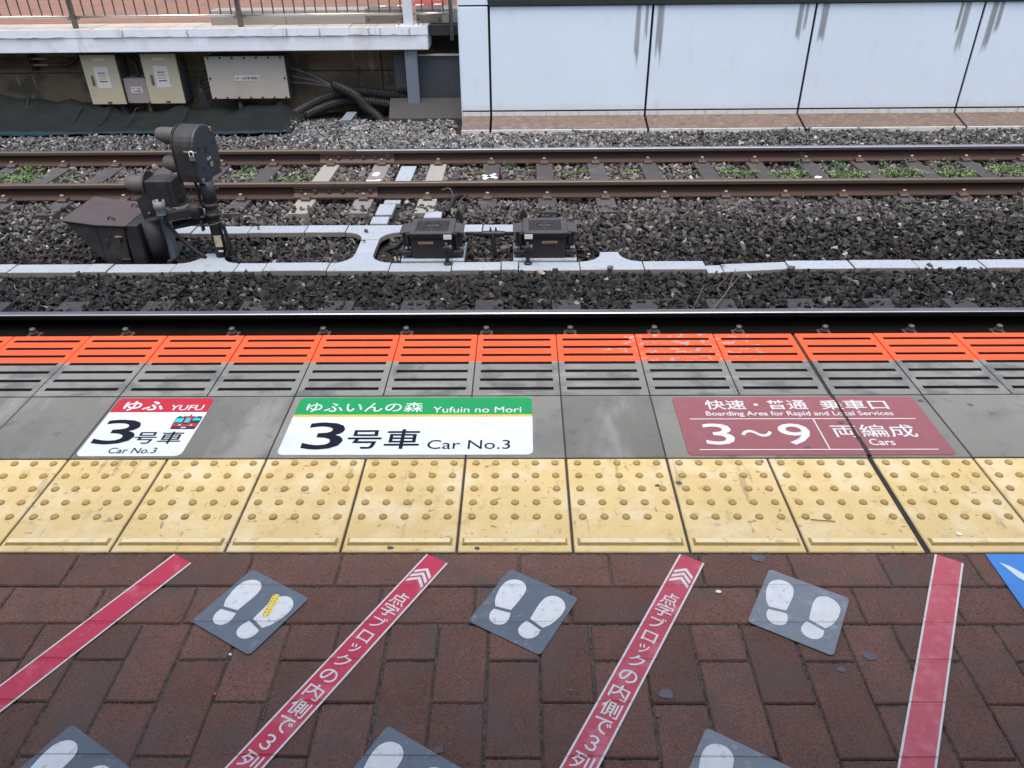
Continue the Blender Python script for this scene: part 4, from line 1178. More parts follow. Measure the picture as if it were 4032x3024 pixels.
ub = smooth_open([(-2.62, 6.0, -.80), (-2.58, 5.99, -.805), (-2.52, 5.99, -.80), (-2.48, 6.02, -.79), (-2.472, 6.07, -.785)])
part('u_bolt', MB().tube(ub, .009, 8), ['signal_dark'], sg)
part('u_bolt_plate', MB().box(-2.632, 5.985, -.855, -2.615, 6.03, -.765), ['signal_dark'], sg, bevel=.003)
part('hook', MB().tube([(-2.48, 6.05, -.52), (-2.455, 6.05, -.525), (-2.445, 6.05, -.505)], .006, 6), ['clip_iron'], sg)
# head: D-shaped drum; local frame: n = backwards (to the camera's right), s = sideways away from the camera
nv = Vector((.98, -.20, 0)); sv = Vector((.20, .98, 0)).normalized()
HC = Vector((-2.515, 6.115, -.445))


def hp(a, b, c): return HC + nv * a + sv * b + Vector((0, 0, c))


def drum(a0, a1, grow=0.0):
    prof = [(-.155 - grow, 0 - grow), (.155 + grow, 0 - grow), (.165 + grow, .06), (.165 + grow, .245)]
    n = 14
    for i in range(1, n):
        an = math.pi * i / n
        prof.append(((.165 + grow) * math.cos(an), .245 + (.165 + grow) * math.sin(an)))
    prof += [(-.165 - grow, .245), (-.165 - grow, .06)]
    b = MB(); k = len(prof)
    vs = [hp(a0, p, q) for p, q in prof] + [hp(a1, p, q) for p, q in prof]
    b.add(vs, [(i, (i + 1) % k, k + (i + 1) % k, k + i) for i in range(k)], 0, False)
    b.add(vs[:k], [tuple(reversed(range(k)))], 0); b.add(vs[k:], [tuple(range(k))], 0)
    return b


hd = part('signal_head', drum(-.165, -.012), ['signal_dark'], sg, bevel=.006)
part('rear_cover', drum(-.0115, .018, .006), ['signal_cover'], sg, bevel=.014)
part('front_flange', drum(-.174, -.1655, .007), ['signal_dark'], sg, bevel=.003)
for b_, z, ln in ((-.07, .335, .145), (-.07, .115, .14), (.085, .21, .12)):
    b = MB(); n = 20
    # cowl: full ring at the head, cut away below towards its open end
    vs = []
    for j in range(6):
        a = -.174 - ln * j / 5
        for k in range(n):
            an = 2 * math.pi * k / n
            r = .066
            aa = a
            if j == 5 and math.sin(an) < 0: aa = a + ln * .55 * (-math.sin(an)) ** 1.5
            elif j == 4 and math.sin(an) < 0: aa = a + ln * .35 * (-math.sin(an)) ** 1.5
            if j == 5: r = .060
            vs.append(hp(aa, b_ + r * math.cos(an), z + r * math.sin(an)))
    b.add(vs, [(j * n + k, j * n + (k + 1) % n, (j + 1) * n + (k + 1) % n, (j + 1) * n + k) for j in range(5) for k in range(n)], 0, True)
    part('lamp_hood', b, ['signal_hood'], sg)
    part('lens', MB().tube([hp(-.176, b_, z), hp(-.18, b_, z)], .058, 16), ['print_black'], sg)
me = text_mesh('153R', hp(.0255, .0, .155), sv, ZV, .060, .024, 0.02); me.materials.append(MATS['sticker_white']); part('lettering', me, None, sg)
tri = MB(); tri.add([hp(.0255, -.035, .245), hp(.0255, .01, .245), hp(.0255, -.012, .200)], [(0, 1, 2)]); part('triangle_mark', tri, ['print_black'], sg)
pl = MB(); pl.add([hp(.0255, -.0, .085), hp(.0255, .042, .085), hp(.0255, .042, .125), hp(.0255, -.0, .125)], [(0, 1, 2, 3)]); part('name_plate', pl, ['plate_brass'], sg)
for b_, z in ((-.10, .10), (-.10, .26), (.11, .09), (.11, .25)):
    part('cover_screw', MB().tube([hp(.0245, b_, z), hp(.0285, b_, z)], .010, 8), ['print_black'], sg)
for b_, z in ((-.135, .012), (.135, .03), (.10, .36)):
    q = hp(.02, b_, z)
    part('latch', MB().box(q.x - .012, q.y - .012, q.z - .022, q.x + .012, q.y + .012, q.z + .016), ['bolt_steel'], sg, bevel=.004)
q = hp(-.01, -.174, .245)
part('hasp', MB().tube([q + Vector((-.05, -.004, .004)), q + Vector((.045, .004, -.006))], .008, 6), ['bolt_steel'], sg)
pk = part('padlock', MB().box(q.x - .012, q.y - .02, q.z - .065, q.x + .03, q.y - .003, q.z - .024), ['bolt_steel'], sg, bevel=.004)
part('shackle', MB().tube(smooth_open([(q.x - .006, q.y - .011, q.z - .025), (q.x - .006, q.y - .011, q.z), (q.x + .009, q.y - .011, q.z + .012), (q.x + .024, q.y - .011, q.z), (q.x + .024, q.y - .011, q.z - .025)]), .004, 6), ['steel_bright'], pk)
part('head_bracket', MB().box(-2.56, 6.03, -.49, -2.50, 6.12, -.441), ['signal_dark'], sg)
part('cable', MB().tube(smooth_open([(-2.62, 6.04, -.45), (-2.60, 6.02, -.50), (-2.60, 6.02, -.58), (-2.595, 6.02, -.66)]), .012, 8), ['cable_black'], sg)
part('cable', MB().tube(smooth_open([(-2.65, 6.05, -.56), (-2.67, 6.05, -.53), (-2.64, 6.05, -.51), (-2.61, 6.05, -.54), (-2.63, 6.05, -.59), (-2.68, 6.05, -.60), (-2.70, 6.06, -.64)]), .006, 6), ['cable_grey'], sg)
part('cable', MB().tube(smooth_open([(-2.465, 6.03, -.80), (-2.45, 6.02, -.90), (-2.445, 6.01, -1.0), (-2.48, 6.0, -1.09)]), .016, 8), ['cable_black'], sg)
# bracket arm and lower lamp
part('bracket_arm', MB().prism(ccw([(-2.93, -.705), (-2.68, -.668), (-2.68, -.735), (-2.93, -.780)]), 6.0, 6.05, 'xzy'), ['signal_dark'], sg, bevel=.006)
part('bracket_drum', MB().tube([(-2.655, 6.03, -.63), (-2.655, 6.03, -.75)], [.052, .052], 16), ['signal_dark'], sg)
part('lower_arm', MB().prism(ccw([(-2.90, -.80), (-2.60, -.755), (-2.60, -.81), (-2.90, -.87)]), 6.06, 6.10, 'xzy'), ['signal_dark'], sg, bevel=.006)
part('lower_lamp', MB().box(-3.035, 6.04, -.655, -2.85, 6.24, -.455), ['signal_dark'], sg, bevel=.006)
part('lamp_back', MB().box(-2.849, 6.035, -.66, -2.80, 6.245, -.45), ['signal_dark'], sg, bevel=.008)
part('lamp_disc', MB().tube([(-3.05, 6.14, -.53), (-3.036, 6.14, -.53)], .13, 22), ['signal_dark'], sg)
b = MB(); n = 20; vs = []
for j in range(6):
    for k in range(n):
        an = 2 * math.pi * k / n; a = -3.05 - .15 * j / 5
        if j >= 4 and math.sin(an) < 0: a += .08 * (-math.sin(an)) * (1 if j == 5 else .6)
        r = .078 if j < 5 else .066
        vs.append((a, 6.12 + r * math.cos(an), -.505 + r * math.sin(an)))
b.add(vs, [(j * n + k, j * n + (k + 1) % n, (j + 1) * n + (k + 1) % n, (j + 1) * n + k) for j in range(5) for k in range(n)], 0, True)
part('lamp_hood', b, ['signal_hood'], sg)
part('shield_plate', MB().prism(ccw([(-3.10, -.585), (-2.975, -.515), (-2.99, -.72), (-3.08, -.755)]), 5.985, 5.993, 'xzy'), ['signal_dark'], sg)
part('lamp_knob', MB().tube([(-2.799, 6.10, -.60), (-2.79, 6.10, -.60)], .014, 10), ['signal_hood'], sg)
part('under_plate', MB().prism([(-2.90, 6.02), (-2.78, 6.05), (-2.74, 6.2), (-2.90, 6.25)], -.665, -.657), ['signal_dark'], sg)
part('bracket_clip', MB().box(-3.05, 5.985, -.73, -2.99, 6.02, -.67), ['signal_dark'], sg, bevel=.006)
part('bolt', MB().tube([(-3.022, 5.986, -.695), (-3.022, 5.970, -.695)], .010, 8), ['bolt_steel'], sg)
cup = MB()
cy = 6.005
cup.tube([(-2.935, cy, -.715), (-2.935, cy, -.668), (-2.935, cy, -.662), (-2.935, cy, -.600)], [.041, .041, .046, .047], 20, caps=False)
cup.tube([(-2.935, cy, -.600), (-2.935, cy, -.601), (-2.935, cy, -.690)], [.047, .039, .038], 20, caps=False)
cup.tube([(-2.935, cy, -.716), (-2.935, cy, -.689)], .040, 20)
part('pipe_socket', cup, ['pvc'], sg)
part('side_post', MB().prism([(-2.995, 6.09), (-2.95, 6.09), (-2.95, 6.16), (-2.995, 6.16)], -1.14, -.78), ['post_blue'], sg)
part('half_round_post', MB().tube([(-3.075, 6.07, -1.15), (-3.075, 6.07, -.775)], .072, 18), ['signal_dark'], sg)
part('cable', MB().tube(smooth_open([(-2.93, 6.04, -.80), (-2.86, 6.03, -.905), (-2.765, 6.02, -1.01), (-2.66, 6.01, -1.10)]), .016, 8), ['cable_black'], sg)
part('cable', MB().tube(smooth_open([(-2.94, 6.04, -.80), (-2.89, 6.04, -.845), (-2.82, 6.04, -.83), (-2.72, 6.04, -.79)]), .008, 6), ['cable_black'], sg)

# hooded indicator box left of the signal
bx = thing('indicator_box', 'dark steel box with a pointed overhanging hood, left of the signal post', 'signal box', (-3.4, 6.25, -1.13))
yf, yb = 5.965, 6.54


def quadprism(p, y0, y1): return MB().prism(ccw(p), y0, y1, 'xzy')


part('box_body', quadprism([(-3.485, -1.14), (-3.285, -1.14), (-3.262, -.806), (-3.485, -.79)], yf, yb), ['signal_dark'], bx, bevel=.004)
part('hood', quadprism([(-3.487, -.79), (-3.487, -1.12), (-3.735, -.752)], yf + .002, yb - .002), ['signal_dark'], bx, bevel=.003)
part('rear_panel', MB().box(-3.2615, yf + .01, -1.14, -3.15, yb - .03, -.80), ['cast_black'], bx, bevel=.006)
tp_ = MB()
vs = [(-3.755, yf - .008, -.742), (-3.485, yf - .008, -.783), (-3.235, yf - .008, -.795), (-3.235, yb + .01, -.795), (-3.485, yb + .01, -.783), (-3.755, yb + .01, -.742)]
vs = vs + [(a, b_, c - .008) for a, b_, c in vs]
tp_.add(vs, [(0, 1, 4, 5), (1, 2, 3, 4), (6, 11, 10, 7), (7, 10, 9, 8), (0, 6, 7, 1), (1, 7, 8, 2), (2, 8, 9, 3), (3, 9, 10, 4), (4, 10, 11, 5), (5, 11, 6, 0)])
part('roof_plate', tp_, ['hood_top'], bx)
for x, y in ((-3.40, 6.08), (-3.34, 6.40)):
    part('lifting_eye', MB().tube(smooth_open([(x - .03, y, -.783), (x - .02, y, -.765), (x, y, -.762), (x + .03, y, -.785)]), .006, 6), ['cast_black'], bx)
part('latch', MB().box(-3.345, yf - .018, -.895, -3.29, yf - .001, -.88), ['bolt_steel'], bx, bevel=.003)
part('latch_drop', MB().box(-3.33, yf - .014, -.95, -3.315, yf - .002, -.896), ['clip_iron'], bx, bevel=.003)
part('lock_disc', MB().tube([(-3.425, yf, -.925), (-3.425, yf - .010, -.925)], .022, 14), ['signal_dark'], bx)
part('hinge', MB().box(-3.345, yf - .010, -1.095, -3.27, yf - .001, -1.08), ['clip_iron'], bx, bevel=.003)
part('seam', MB().box(-3.487, yf - .003, -1.14, -3.480, yf - .0005, -.795), ['print_black'], bx)

# ------------------------------------------------------------------ white clad building on the right
YP = 10.35
bd = thing('white_building', 'building clad in large white panels with black joints, streaked with grime', 'building', (3, 11.5, -1.1))
xj = [-.785, -.40, 1.60, 3.575, 5.60, 7.60, 9.6, 11.6]
part('backing_wall', MB().box(-.77, YP + .03, -1.2, 12, 16, 4.2), ['joint_black'], bd)
gap = .0145
for a, b_ in zip(xj[:-1], xj[1:]):
    part('wall_panel', MB().box(a + gap, YP, -.895, b_ - gap, YP + .026, .325), ['white_panel'], bd, bevel=.004)
    part('panel_skirt', MB().box(a + gap, YP, -1.0, b_ - gap, YP + .026, -.915), ['panel_lip'], bd)
    b = MB()
    b.prism(ccw([(YP - .001, -.962), (9.985, -1.052), (9.985, -1.10), (YP - .001, -1.10)]), a + gap, b_ - gap, 'yzx')
    part('base_slab', b, ['ledge_tile'], bd, bevel=.004)
    part('slab_lip', MB().box(a + gap, 9.965, -1.12, b_ - gap, 9.9845, -1.050), ['panel_lip'], bd)
part('end_return', MB().box(-.785, YP + .031, -1.15, -.771, 14, 4.2), ['white_panel'], bd)
part('end_column', MB().box(-.774, YP - .0, .345, -.411, YP + .026, 4.2), ['white_panel'], bd)
part('sill', MB().box(-.40, YP - .025, .335, 12, YP + .028, .362), ['frame_dark'], bd)
for a, b_ in zip(xj[1:-1], xj[2:]):
    wn = part('window', MB().box(a, YP - .012, .363, b_, YP + .028, .392), ['frame_dark'], bd)
    part('pane', MB().box(a + .02, YP + .006, .393, b_ - .02, YP + .02, 1.75), ['glass_green'], wn)
    part('mullion', MB().box(a - .018, YP - .008, .393, a + .018, YP + .027, 1.75), ['frame_dark'], wn)
    part('wall_panel', MB().box(a + gap, YP, 1.77, b_ - gap, YP + .026, 4.2), ['white_panel'], bd)

# ------------------------------------------------------------------ platform opposite, left
YE = 10.85
fpm = MB()
fpm.box(-16, YE + .57, -.15, -.79, 40, .0499, 0)
fpm.box(-16, YE + .55, -1.45, -.79, YE + .569, .02, 1)
fpl = structure('far_platform', fpm, ['far_paver', 'stained_wall'])
part('edge_beam', MB().box(-16, YE + .002, -.232, -1.222, YE + .545, -.052), ['edge_beam'], fpl, bevel=.008)
cw_ = .3385
n0 = -1.215
rnd = random.Random(9)
for i in range(28):
    xb_ = n0 - i * cw_; xa_ = xb_ - cw_
    dz = rnd.uniform(-.003, .003); dy = rnd.uniform(-.006, .002)
    part('coping_stone', MB().box(xa_ + .0012, YE - .004 + dy * .5, -.050, xb_ - .0012, YE + .012 + dy * .5, .046 + dz * .5), ['edge_beam'], fpl)
    part('coping_tile', MB().box(xa_ + .004, YE + .0135, -.050, xb_ - .004, YE + .565, .0485 + dz * .5), ['coping'], fpl)
# cracks in the edge beam
rnd = random.Random(13)
def crack(pts, wd=.0022):
    b = MB(); lo, hi = [], []
    for x, z in pts: lo.append((x, z - wd * (.3 + rnd.random()))); hi.append((x, z + wd * (.3 + rnd.random())))
    b.prism(ccw(lo + hi[::-1]), YE - .0165, YE - .009, 'xzy')
    return b
for x0_, x1_ in ((-6.9, -5.9), (-5.6, -4.2), (-4.1, -3.0), (-2.95, -2.3), (-2.25, -1.3)):
    pts = []; x = x0_; z = -.050
    while x < x1_:
        pts.append((x, z + rnd.uniform(-.012, .012))); x += rnd.uniform(.05, .12)
    part('crack', crack(pts), ['cable_grey'], fpl)
for xx in (-3.05, -2.62, -1.98, -1.83, -1.45, -4.35, -5.2):
    pts = []; zt_ = .035
    for k in range(6): pts.append((xx + rnd.uniform(-.012, .012), zt_ - k * .017))
    b = MB()
    b.prism(ccw([(x - .0018, z) for x, z in pts] + [(x + .0018, z) for x, z in pts[::-1]]), YE - .0165, YE - .009, 'xzy')
    part('crack', b, ['cable_grey'], fpl)
single('floor_marking', MB().prism([(-1.95, 13.2), (-1.2, 13.2), (-1.2, 13.6), (-1.6, 13.8), (-1.95, 13.6)], .051, .055), ['print_red'], 'red and white painted marking on the paving of the platform opposite', 'floor marking')
for i in range(4): single('floor_marking', MB().box(-2.2 + i * .28, 13.0 + .06 * i, .0551, -2.08 + i * .28, 13.14 + .06 * i, .057), ['paint_white'], 'white dash beside the red marking on the platform opposite', 'floor marking', 'white dashes on the opposite platform')

# railing
rl = thing('railing', 'steel railing with round posts and thin bars along the platform opposite', 'railing', (-4, YE + .1, .05))
YR = YE + .11
for x in (-8.02, -5.84, -3.665):
    part('post', MB().tube([(x, YR, .047), (x, YR, 1.15)], .036, 16), ['steel_grey'], rl)
    part('post_bracket', MB().box(x - .075, YR - .012, .150, x + .075, YR + .012, .166), ['steel_grey'], rl)
part('post', MB().tube([(-.912, YR - .06, -.125), (-.912, YR - .06, 1.15)], .026, 14), ['steel_grey'], rl)
for a, b_ in ((-9.5, -8.06), (-7.98, -5.88), (-5.80, -3.71), (-3.62, -1.54), (-1.40, -.94)):
    part('bottom_rail', MB().tube([(a, YR, .187), (b_, YR, .187)], .0165, 10), ['stainless'], rl)
x = -9.4
while x < -.98:
    if all(abs(x - q) > .06 for q in (-8.02, -5.84, -3.665)) and not (-1.56 < x < -1.37):
        part('baluster', MB().tube([(x, YR, .19), (x, YR, 1.10)], .0095, 6), ['steel_grey'], rl)
    x += .1375
part('top_rail', MB().tube([(-9.5, YR, 1.13), (-.92, YR, 1.13)], .024, 10), ['stainless'], rl)
t = thing('steel_post', 'white square steel post bolted to the end of the platform opposite', 'post', (-1.465, YR, .05))
part('post_body', MB().box(-1.528, YR - .065, .058, -1.402, YR + .065, 2.6), ['post_white'], t, bevel=.008)
part('base_plate', MB().box(-1.635, YR - .10, .0475, -1.295, YR + .10, .0575), ['post_white'], t)
for dx in (-.13, .13): part('anchor_bolt', MB().tube([(-1.465 + dx, YR - .05, .058), (-1.465 + dx, YR - .05, .10)], [.012, .009], 6), ['bolt_steel'], t)
t = thing('steel_kerb', 'low grey steel barrier box on the platform opposite, behind the railing', 'barrier', (-2.5, 11.5, .05))
for a, b_, m in ((-4.12, -3.12, 'steel_kerb'), (-3.115, -2.06, 'steel_kerb'), (-2.055, -1.54, 'steel_grey'), (-1.39, -1.06, 'steel_grey'), (-1.055, -.80, 'steel_kerb')):
    part('kerb_section', MB().box(a, YE + .30, .05, b_, YE + .62, .22), [m], t, bevel=.004)
for x in (-2.02, -1.58, -1.36, -1.09):
    part('bolt', MB().tube([(x, YE + .30, .10), (x, YE + .288, .10)], .012, 8), ['clip_iron'], t)
part('recess_shade_sheet', MB().box(-1.20, 11.28, -.30, -.79, 11.30, -.085), ['joint_black'], fpl)  # black sheet stands in for the shade inside the void
part('sky_blocking_wall', MB().box(-30, 20, .05, -.80, 20.3, 7.5), ['far_paver'], fpl)  # unseen wall added to block the left sky and darken reflections
part('end_beam', MB().box(-1.215, YE + .15, -.08, -.79, YE + .27, .045), ['cover_low'], fpl)
# wall under the platform
wl = thing('retaining_wall', 'stained brown concrete wall under the platform opposite', 'wall', (-5, 11.42, -1.2))
part('wall_course', MB().box(-16, 11.36, -1.35, -.79, 11.398, -.577), ['stained_wall'], wl)
part('wall_course', MB().box(-16, 11.372, -.563, -.79, 11.398, -.05), ['stained_wall'], wl)
for x in (-8.8, -1.95): part('wall_joint', MB().box(x, 11.353, -1.3, x + .012, 11.3595, -.08), ['joint_black'], wl)
single('steel_channel', MB().box(-9, 11.26, -1.02, -5.95, 11.355, -.965), ['cover_low'], 'dark steel channel along the foot of the wall, left of the cabinets', 'channel')
single('steel_post', MB().box(-1.548, YE + .05, -1.0, -1.386, YE + .20, -.236), ['post_blue'], 'blue-grey square steel column under the end of the platform opposite', 'post', bevel=.006)
t = thing('steel_cover', 'dark grey steel sheet cover filling the corner beside the white building', 'cover', (-1.2, 10.9, -1.15))
part('low_cover', MB().prism(ccw([(10.70, -1.16), (10.70, -1.06), (10.98, -.86), (10.98, -1.16)]), -1.80, -.80, 'yzx'), ['cover_low'], t, bevel=.004)
part('cover_foot', MB().box(-1.79, 10.66, -1.2, -.80, 10.699, -1.06), ['sleeper_dark'], t)
part('back_sheet', MB().box(-1.38, 11.02, -.90, -.80, 11.03, -.33), ['cover_grey'], t)
part('side_sheet', MB().box(-1.72, 11.04, -.735, -1.555, 11.05, -.32), ['cover_grey'], t)
part('top_rail', MB().box(-1.40, 10.99, -.33, -.80, 11.03, -.31), ['pipe_pale'], t)
for x, z in ((-1.77, -.93), (-1.70, -1.0), (-1.0, -.66), (-1.15, -.75), (-1.72, -.36)):
    part('bolt', MB().tube([(x, 10.905 if z < -.9 else 11.02, z), (x, 10.89 if z < -.9 else 11.008, z)], .012, 8), ['clip_iron'], t)

# cabinets
YC = 11.05


def cabinet(x0, x1, z0, z1, label):
    t = thing('electrical_cabinet', label, 'cabinet', ((x0 + x1) / 2, YC + .13, z0), 'beige cabinets on the wall under the platform')
    part('cabinet_body', MB().box(x0 + .006, YC + .006, z0 + .004, x1 - .006, YC + .30, z1 - .004), ['cabinet_side'], t)
    d_ = part('door', MB().box(x0, YC - .02, z0, x1, YC + .005, z1), ['cabinet_beige'], t, bevel=.004)
    hx = x0 + .095; hz = (z0 + z1) / 2 - .005
    part('handle', MB().box(hx - .018, YC - .030, hz - .065, hx + .018, YC - .0205, hz + .065), ['steel_grey'], d_, bevel=.004)
    part('handle_lever', MB().box(hx - .009, YC - .042, hz - .05, hx + .009, YC - .031, hz + .03), ['bolt_steel'], d_, bevel=.003)
    part('name_plate', MB().box(x0 + .165, YC - .0235, z1 - .075, x0 + .325, YC - .0205, z1 - .045), ['paper'], d_)
    part('lower_plate', MB().box(x0 + .215, YC - .0235, z0 + .012, x0 + .275, YC - .0205, z0 + .034), ['clip_iron'], d_)
    px0, px1, pz0, pz1 = x0 + .142, x0 + .332, z0 + .212, z1 - .15
    pp = part('paper_notice', MB().box(px0, YC - .0225, pz0, px1, YC - .0203, pz1), ['paper'], d_)
    cxp = (px0 + px1) / 2
    vtext('感電注意！', cxp - .05, cxp + .05, pz1 - .095, pz1 - .068, YC - .0235, 'print_red', d_, .02)
    for k, (m, h_) in enumerate((('print_black', .006), ('print_ochre', .014), ('print_navy', .012))):
        zz_ = pz1 - .118 - k * .036
        part('print_line', MB().box(cxp - .055, YC - .0235, zz_ - h_ / 2, cxp + .055, YC - .0227, zz_ + h_ / 2), [m], d_)


cabinet(-5.945, -5.476, -.925, -.287, 'beige electrical cabinet with paper notice, left of the small mauve box')
cabinet(-5.130, -4.653, -.920, -.281, 'beige electrical cabinet with paper notice, right of the small mauve box')
t = thing('switch_box', 'small mauve-grey switch box with white label between the two beige cabinets', 'switch box', (-5.3, YC + .1, -.92))
part('box_body', MB().box(-5.462, YC + .02, -.920, -5.145, YC + .30, -.600), ['cabinet_mauve'], t, bevel=.004)
lb = part('label_plate', MB().box(-5.38, YC + .0165, -.785, -5.222, YC + .0195, -.703), ['paper'], t)
vtext('4ホームESC', -5.365, -5.237, -.738, -.714, YC + .0155, 'print_black', lb, .015)
vtext('100V電源', -5.355, -5.245, -.775, -.750, YC + .0155, 'print_black', lb, .015)
for x in (-5.445, -5.162):
    for z in (-.905, -.615): part('screw', MB().tube([(x, YC + .02, z), (x, YC + .012, z)], .008, 8), ['bolt_steel'], t)
t = thing('power_box', 'wide pale steel power box with bolted cover, right of the cabinets', 'power box', (-3.73, YC + .15, -.87))
part('box_body', MB().box(-4.258, YC + .006, -.855, -3.205, YC + .32, -.33), ['cabinet_side'], t)
cv = part('cover_plate', MB().box(-4.272, YC - .012, -.866, -3.195, YC + .005, -.322), ['cabinet_pale'], t, bevel=.004)
for i in range(7):
    x = -4.22 + i * .163
    for z in (-.340, -.850): part('bolt', MB().tube([(x, YC - .0125, z), (x, YC - .026, z)], .014, 8), ['clip_iron'], cv)
for x in (-4.24, -3.225): part('bolt', MB().tube([(x, YC - .0125, -.6), (x, YC - .026, -.6)], .014, 8), ['clip_iron'], cv)
lb = part('label_plate', MB().box(-3.905, YC - .0165, -.632, -3.565, YC - .0125, -.563), ['paper'], cv)
vtext('4ホームESC動力幹線②', -3.89, -3.58, -.618, -.578, YC - .0175, 'print_black', lb, .01)
for y_, x in ((0, -6.4), (1, -4.5)): pass

# pipes, conduits, cables
t = thing('pipe_run', 'two pale conduit pipes on clamps along the wall at the left edge', 'pipes', (-6.9, 11.25, -.45))
for z, xe in ((-.363, -6.19), (-.443, -6.34)):
    part('pipe', MB().tube([(-10, 11.25, z), (xe - .33, 11.25, z)], .014, 8), ['cable_grey'], t)
    part('pipe', MB().tube([(-6.75, 11.25, z), (-6.52, 11.25, z)], .0155, 8), ['pipe_pale'], t)
    part('pipe', MB().tube([(-6.52, 11.25, z), (xe, 11.25, z)], .016, 8), ['cable_grey'], t)
for x in (-6.77, -6.73): part('pipe_clamp', MB().box(x, 11.225, -.52, x + .012, 11.355, -.29), ['clip_iron'], t)
single('flexible_conduit', MB().tube(smooth_open([(-6.34, 11.25, -.443), (-6.22, 11.25, -.43), (-6.10, 11.24, -.36), (-6.0, 11.22, -.28)]), .028, 10), ['conduit'], 'bent black conduit rising to the left beige cabinet', 'conduit')
for x0_, x1_ in ((-5.36, -5.22), (-5.28, -5.12)):
    single('flexible_conduit', MB().tube(smooth_open([(x0_ - .18, 11.22, -.29), (x0_ - .05, 11.22, -.31), (x1_ - .08, 11.2, -.42), (x1_ - .06, 11.18, -.58), (x1_ - .06, 11.18, -.61)]), .026, 10), ['conduit'],
           'black conduit bending down into the small mauve box, ' + ('left of two' if x0_ < -5.3 else 'right of two'), 'conduit')


def corrugated(name, pts, r, label, step=.03, cat='conduit'):
    P = smooth_open(pts, 14)
    Q, acc, nxt = [P[0]], 0.0, step / 3
    for a, b_ in zip(P[:-1], P[1:]):
        seg = (b_ - a).length
        while nxt <= acc + seg:
            Q.append(a.lerp(b_, (nxt - acc) / seg)); nxt += step / 3
        acc += seg
    rs = [r * (.86, 1.04, 1.04)[i % 3] for i in range(len(Q))]
    return single(name, MB().tube(Q, rs, 12, smooth=False), ['conduit'], label, cat)


corrugated('corrugated_conduit', [(-2.56, 11.0, -.685), (-2.42, 10.98, -.74), (-2.26, 10.95, -.825), (-2.13, 10.92, -.97), (-1.98, 10.88, -1.09), (-1.86, 10.8, -1.22)], .064, 'thick ribbed black conduit crossing in front of the other two')
corrugated('corrugated_conduit', [(-3.45, 10.75, -1.20), (-3.10, 10.9, -1.03), (-2.80, 11.05, -.90), (-2.46, 11.12, -.815), (-2.25, 11.15, -.805), (-1.90, 11.16, -.845), (-1.50, 11.16, -.895)], .064, 'thick ribbed black conduit arching highest behind the crossing one')
corrugated('corrugated_conduit', [(-3.38, 10.7, -1.26), (-3.08, 10.85, -1.12), (-2.81, 11.0, -1.01), (-2.46, 11.08, -.925), (-2.10, 11.1, -.935), (-1.75, 11.1, -.985)], .064, 'thick ribbed black conduit arching below the other, behind the crossing one')
corrugated('corrugated_conduit', [(-5.60, 11.15, -.93), (-5.58, 11.13, -1.0), (-5.54, 11.1, -1.12)], .05, 'short ribbed black conduit under the left beige cabinet', .025)
corrugated('corrugated_conduit', [(-4.83, 11.18, -.93), (-4.84, 11.17, -1.0), (-4.85, 11.15, -1.12)], .045, 'short ribbed black conduit under the right beige cabinet', .025)
for i, (a, m_, b_) in enumerate((((-3.2, 11.2, -.49), (-2.9, 11.15, -.58), (-2.60, 11.02, -.70)), ((-3.2, 11.2, -.60), (-2.9, 11.15, -.65), (-2.60, 11.02, -.705)), ((-3.2, 11.2, -.69), (-2.9, 11.15, -.70), (-2.60, 11.02, -.715)))):
    single('cable', MB().tube(smooth_open([a, m_, b_]), .018, 8), ['cable_grey'], ('top', 'middle', 'bottom')[i] + ' of three grey cables running from the power box into the ribbed conduit', 'cable')
for i in range(5):
    dz = -.48 - i * .055
    single('cable', MB().tube(smooth_open([(-4.26, 11.12, dz), (-4.36 - .012 * i, 11.1, dz - .05), (-4.44 + .012 * i, 11.05, -.75), (-4.43 + .02 * i, 11.02, -.92), (-4.37 + .02 * i, 11.0, -1.10)]), .013, 7), ['cable_black'],
           f'{("first", "second", "third", "fourth", "lowest")[i]} black cable from the top of the bundle left of the power box', 'cable', 'black cables beside the power box')
for x, lab in ((-5.27, 'pale slotted bracket on the wall under the small mauve box'), (-3.98, 'pale slotted bracket on the wall under the left half of the power box'), (-3.42, 'pale slotted bracket on the wall under the right half of the power box')):
    single('wall_bracket', MB().box(x - .022, 11.25, -1.10, x + .022, 11.355, -.955), ['pipe_pale'], lab, 'bracket', bevel=.004)
single('pipe', MB().tube([(-5.6, 11.0, -1.075), (-4.9, 11.0, -1.095), (-4.6, 11.0, -1.08)], .018, 8), ['pipe_pale'], 'pale pipe lying behind the net below the cabinets', 'pipe')
single('wire_rod', MB().tube([(-2.26, 11.33, -.52), (-2.27, 11.2, -.85), (-2.31, 11.1, -1.0)], .012, 6), ['clip_iron'], 'rusty threaded rod hanging behind the ribbed conduits', 'rod')
single('concrete_stub', MB().prism(ccw([(-2.50, -1.25), (-2.28, -1.25), (-2.26, -1.02), (-2.40, -1.02)]), 10.45, 10.9, 'xzy'), ['post_blue'], 'grey steel stub standing in the ballast below the ribbed conduits', 'stub', bevel=.006)

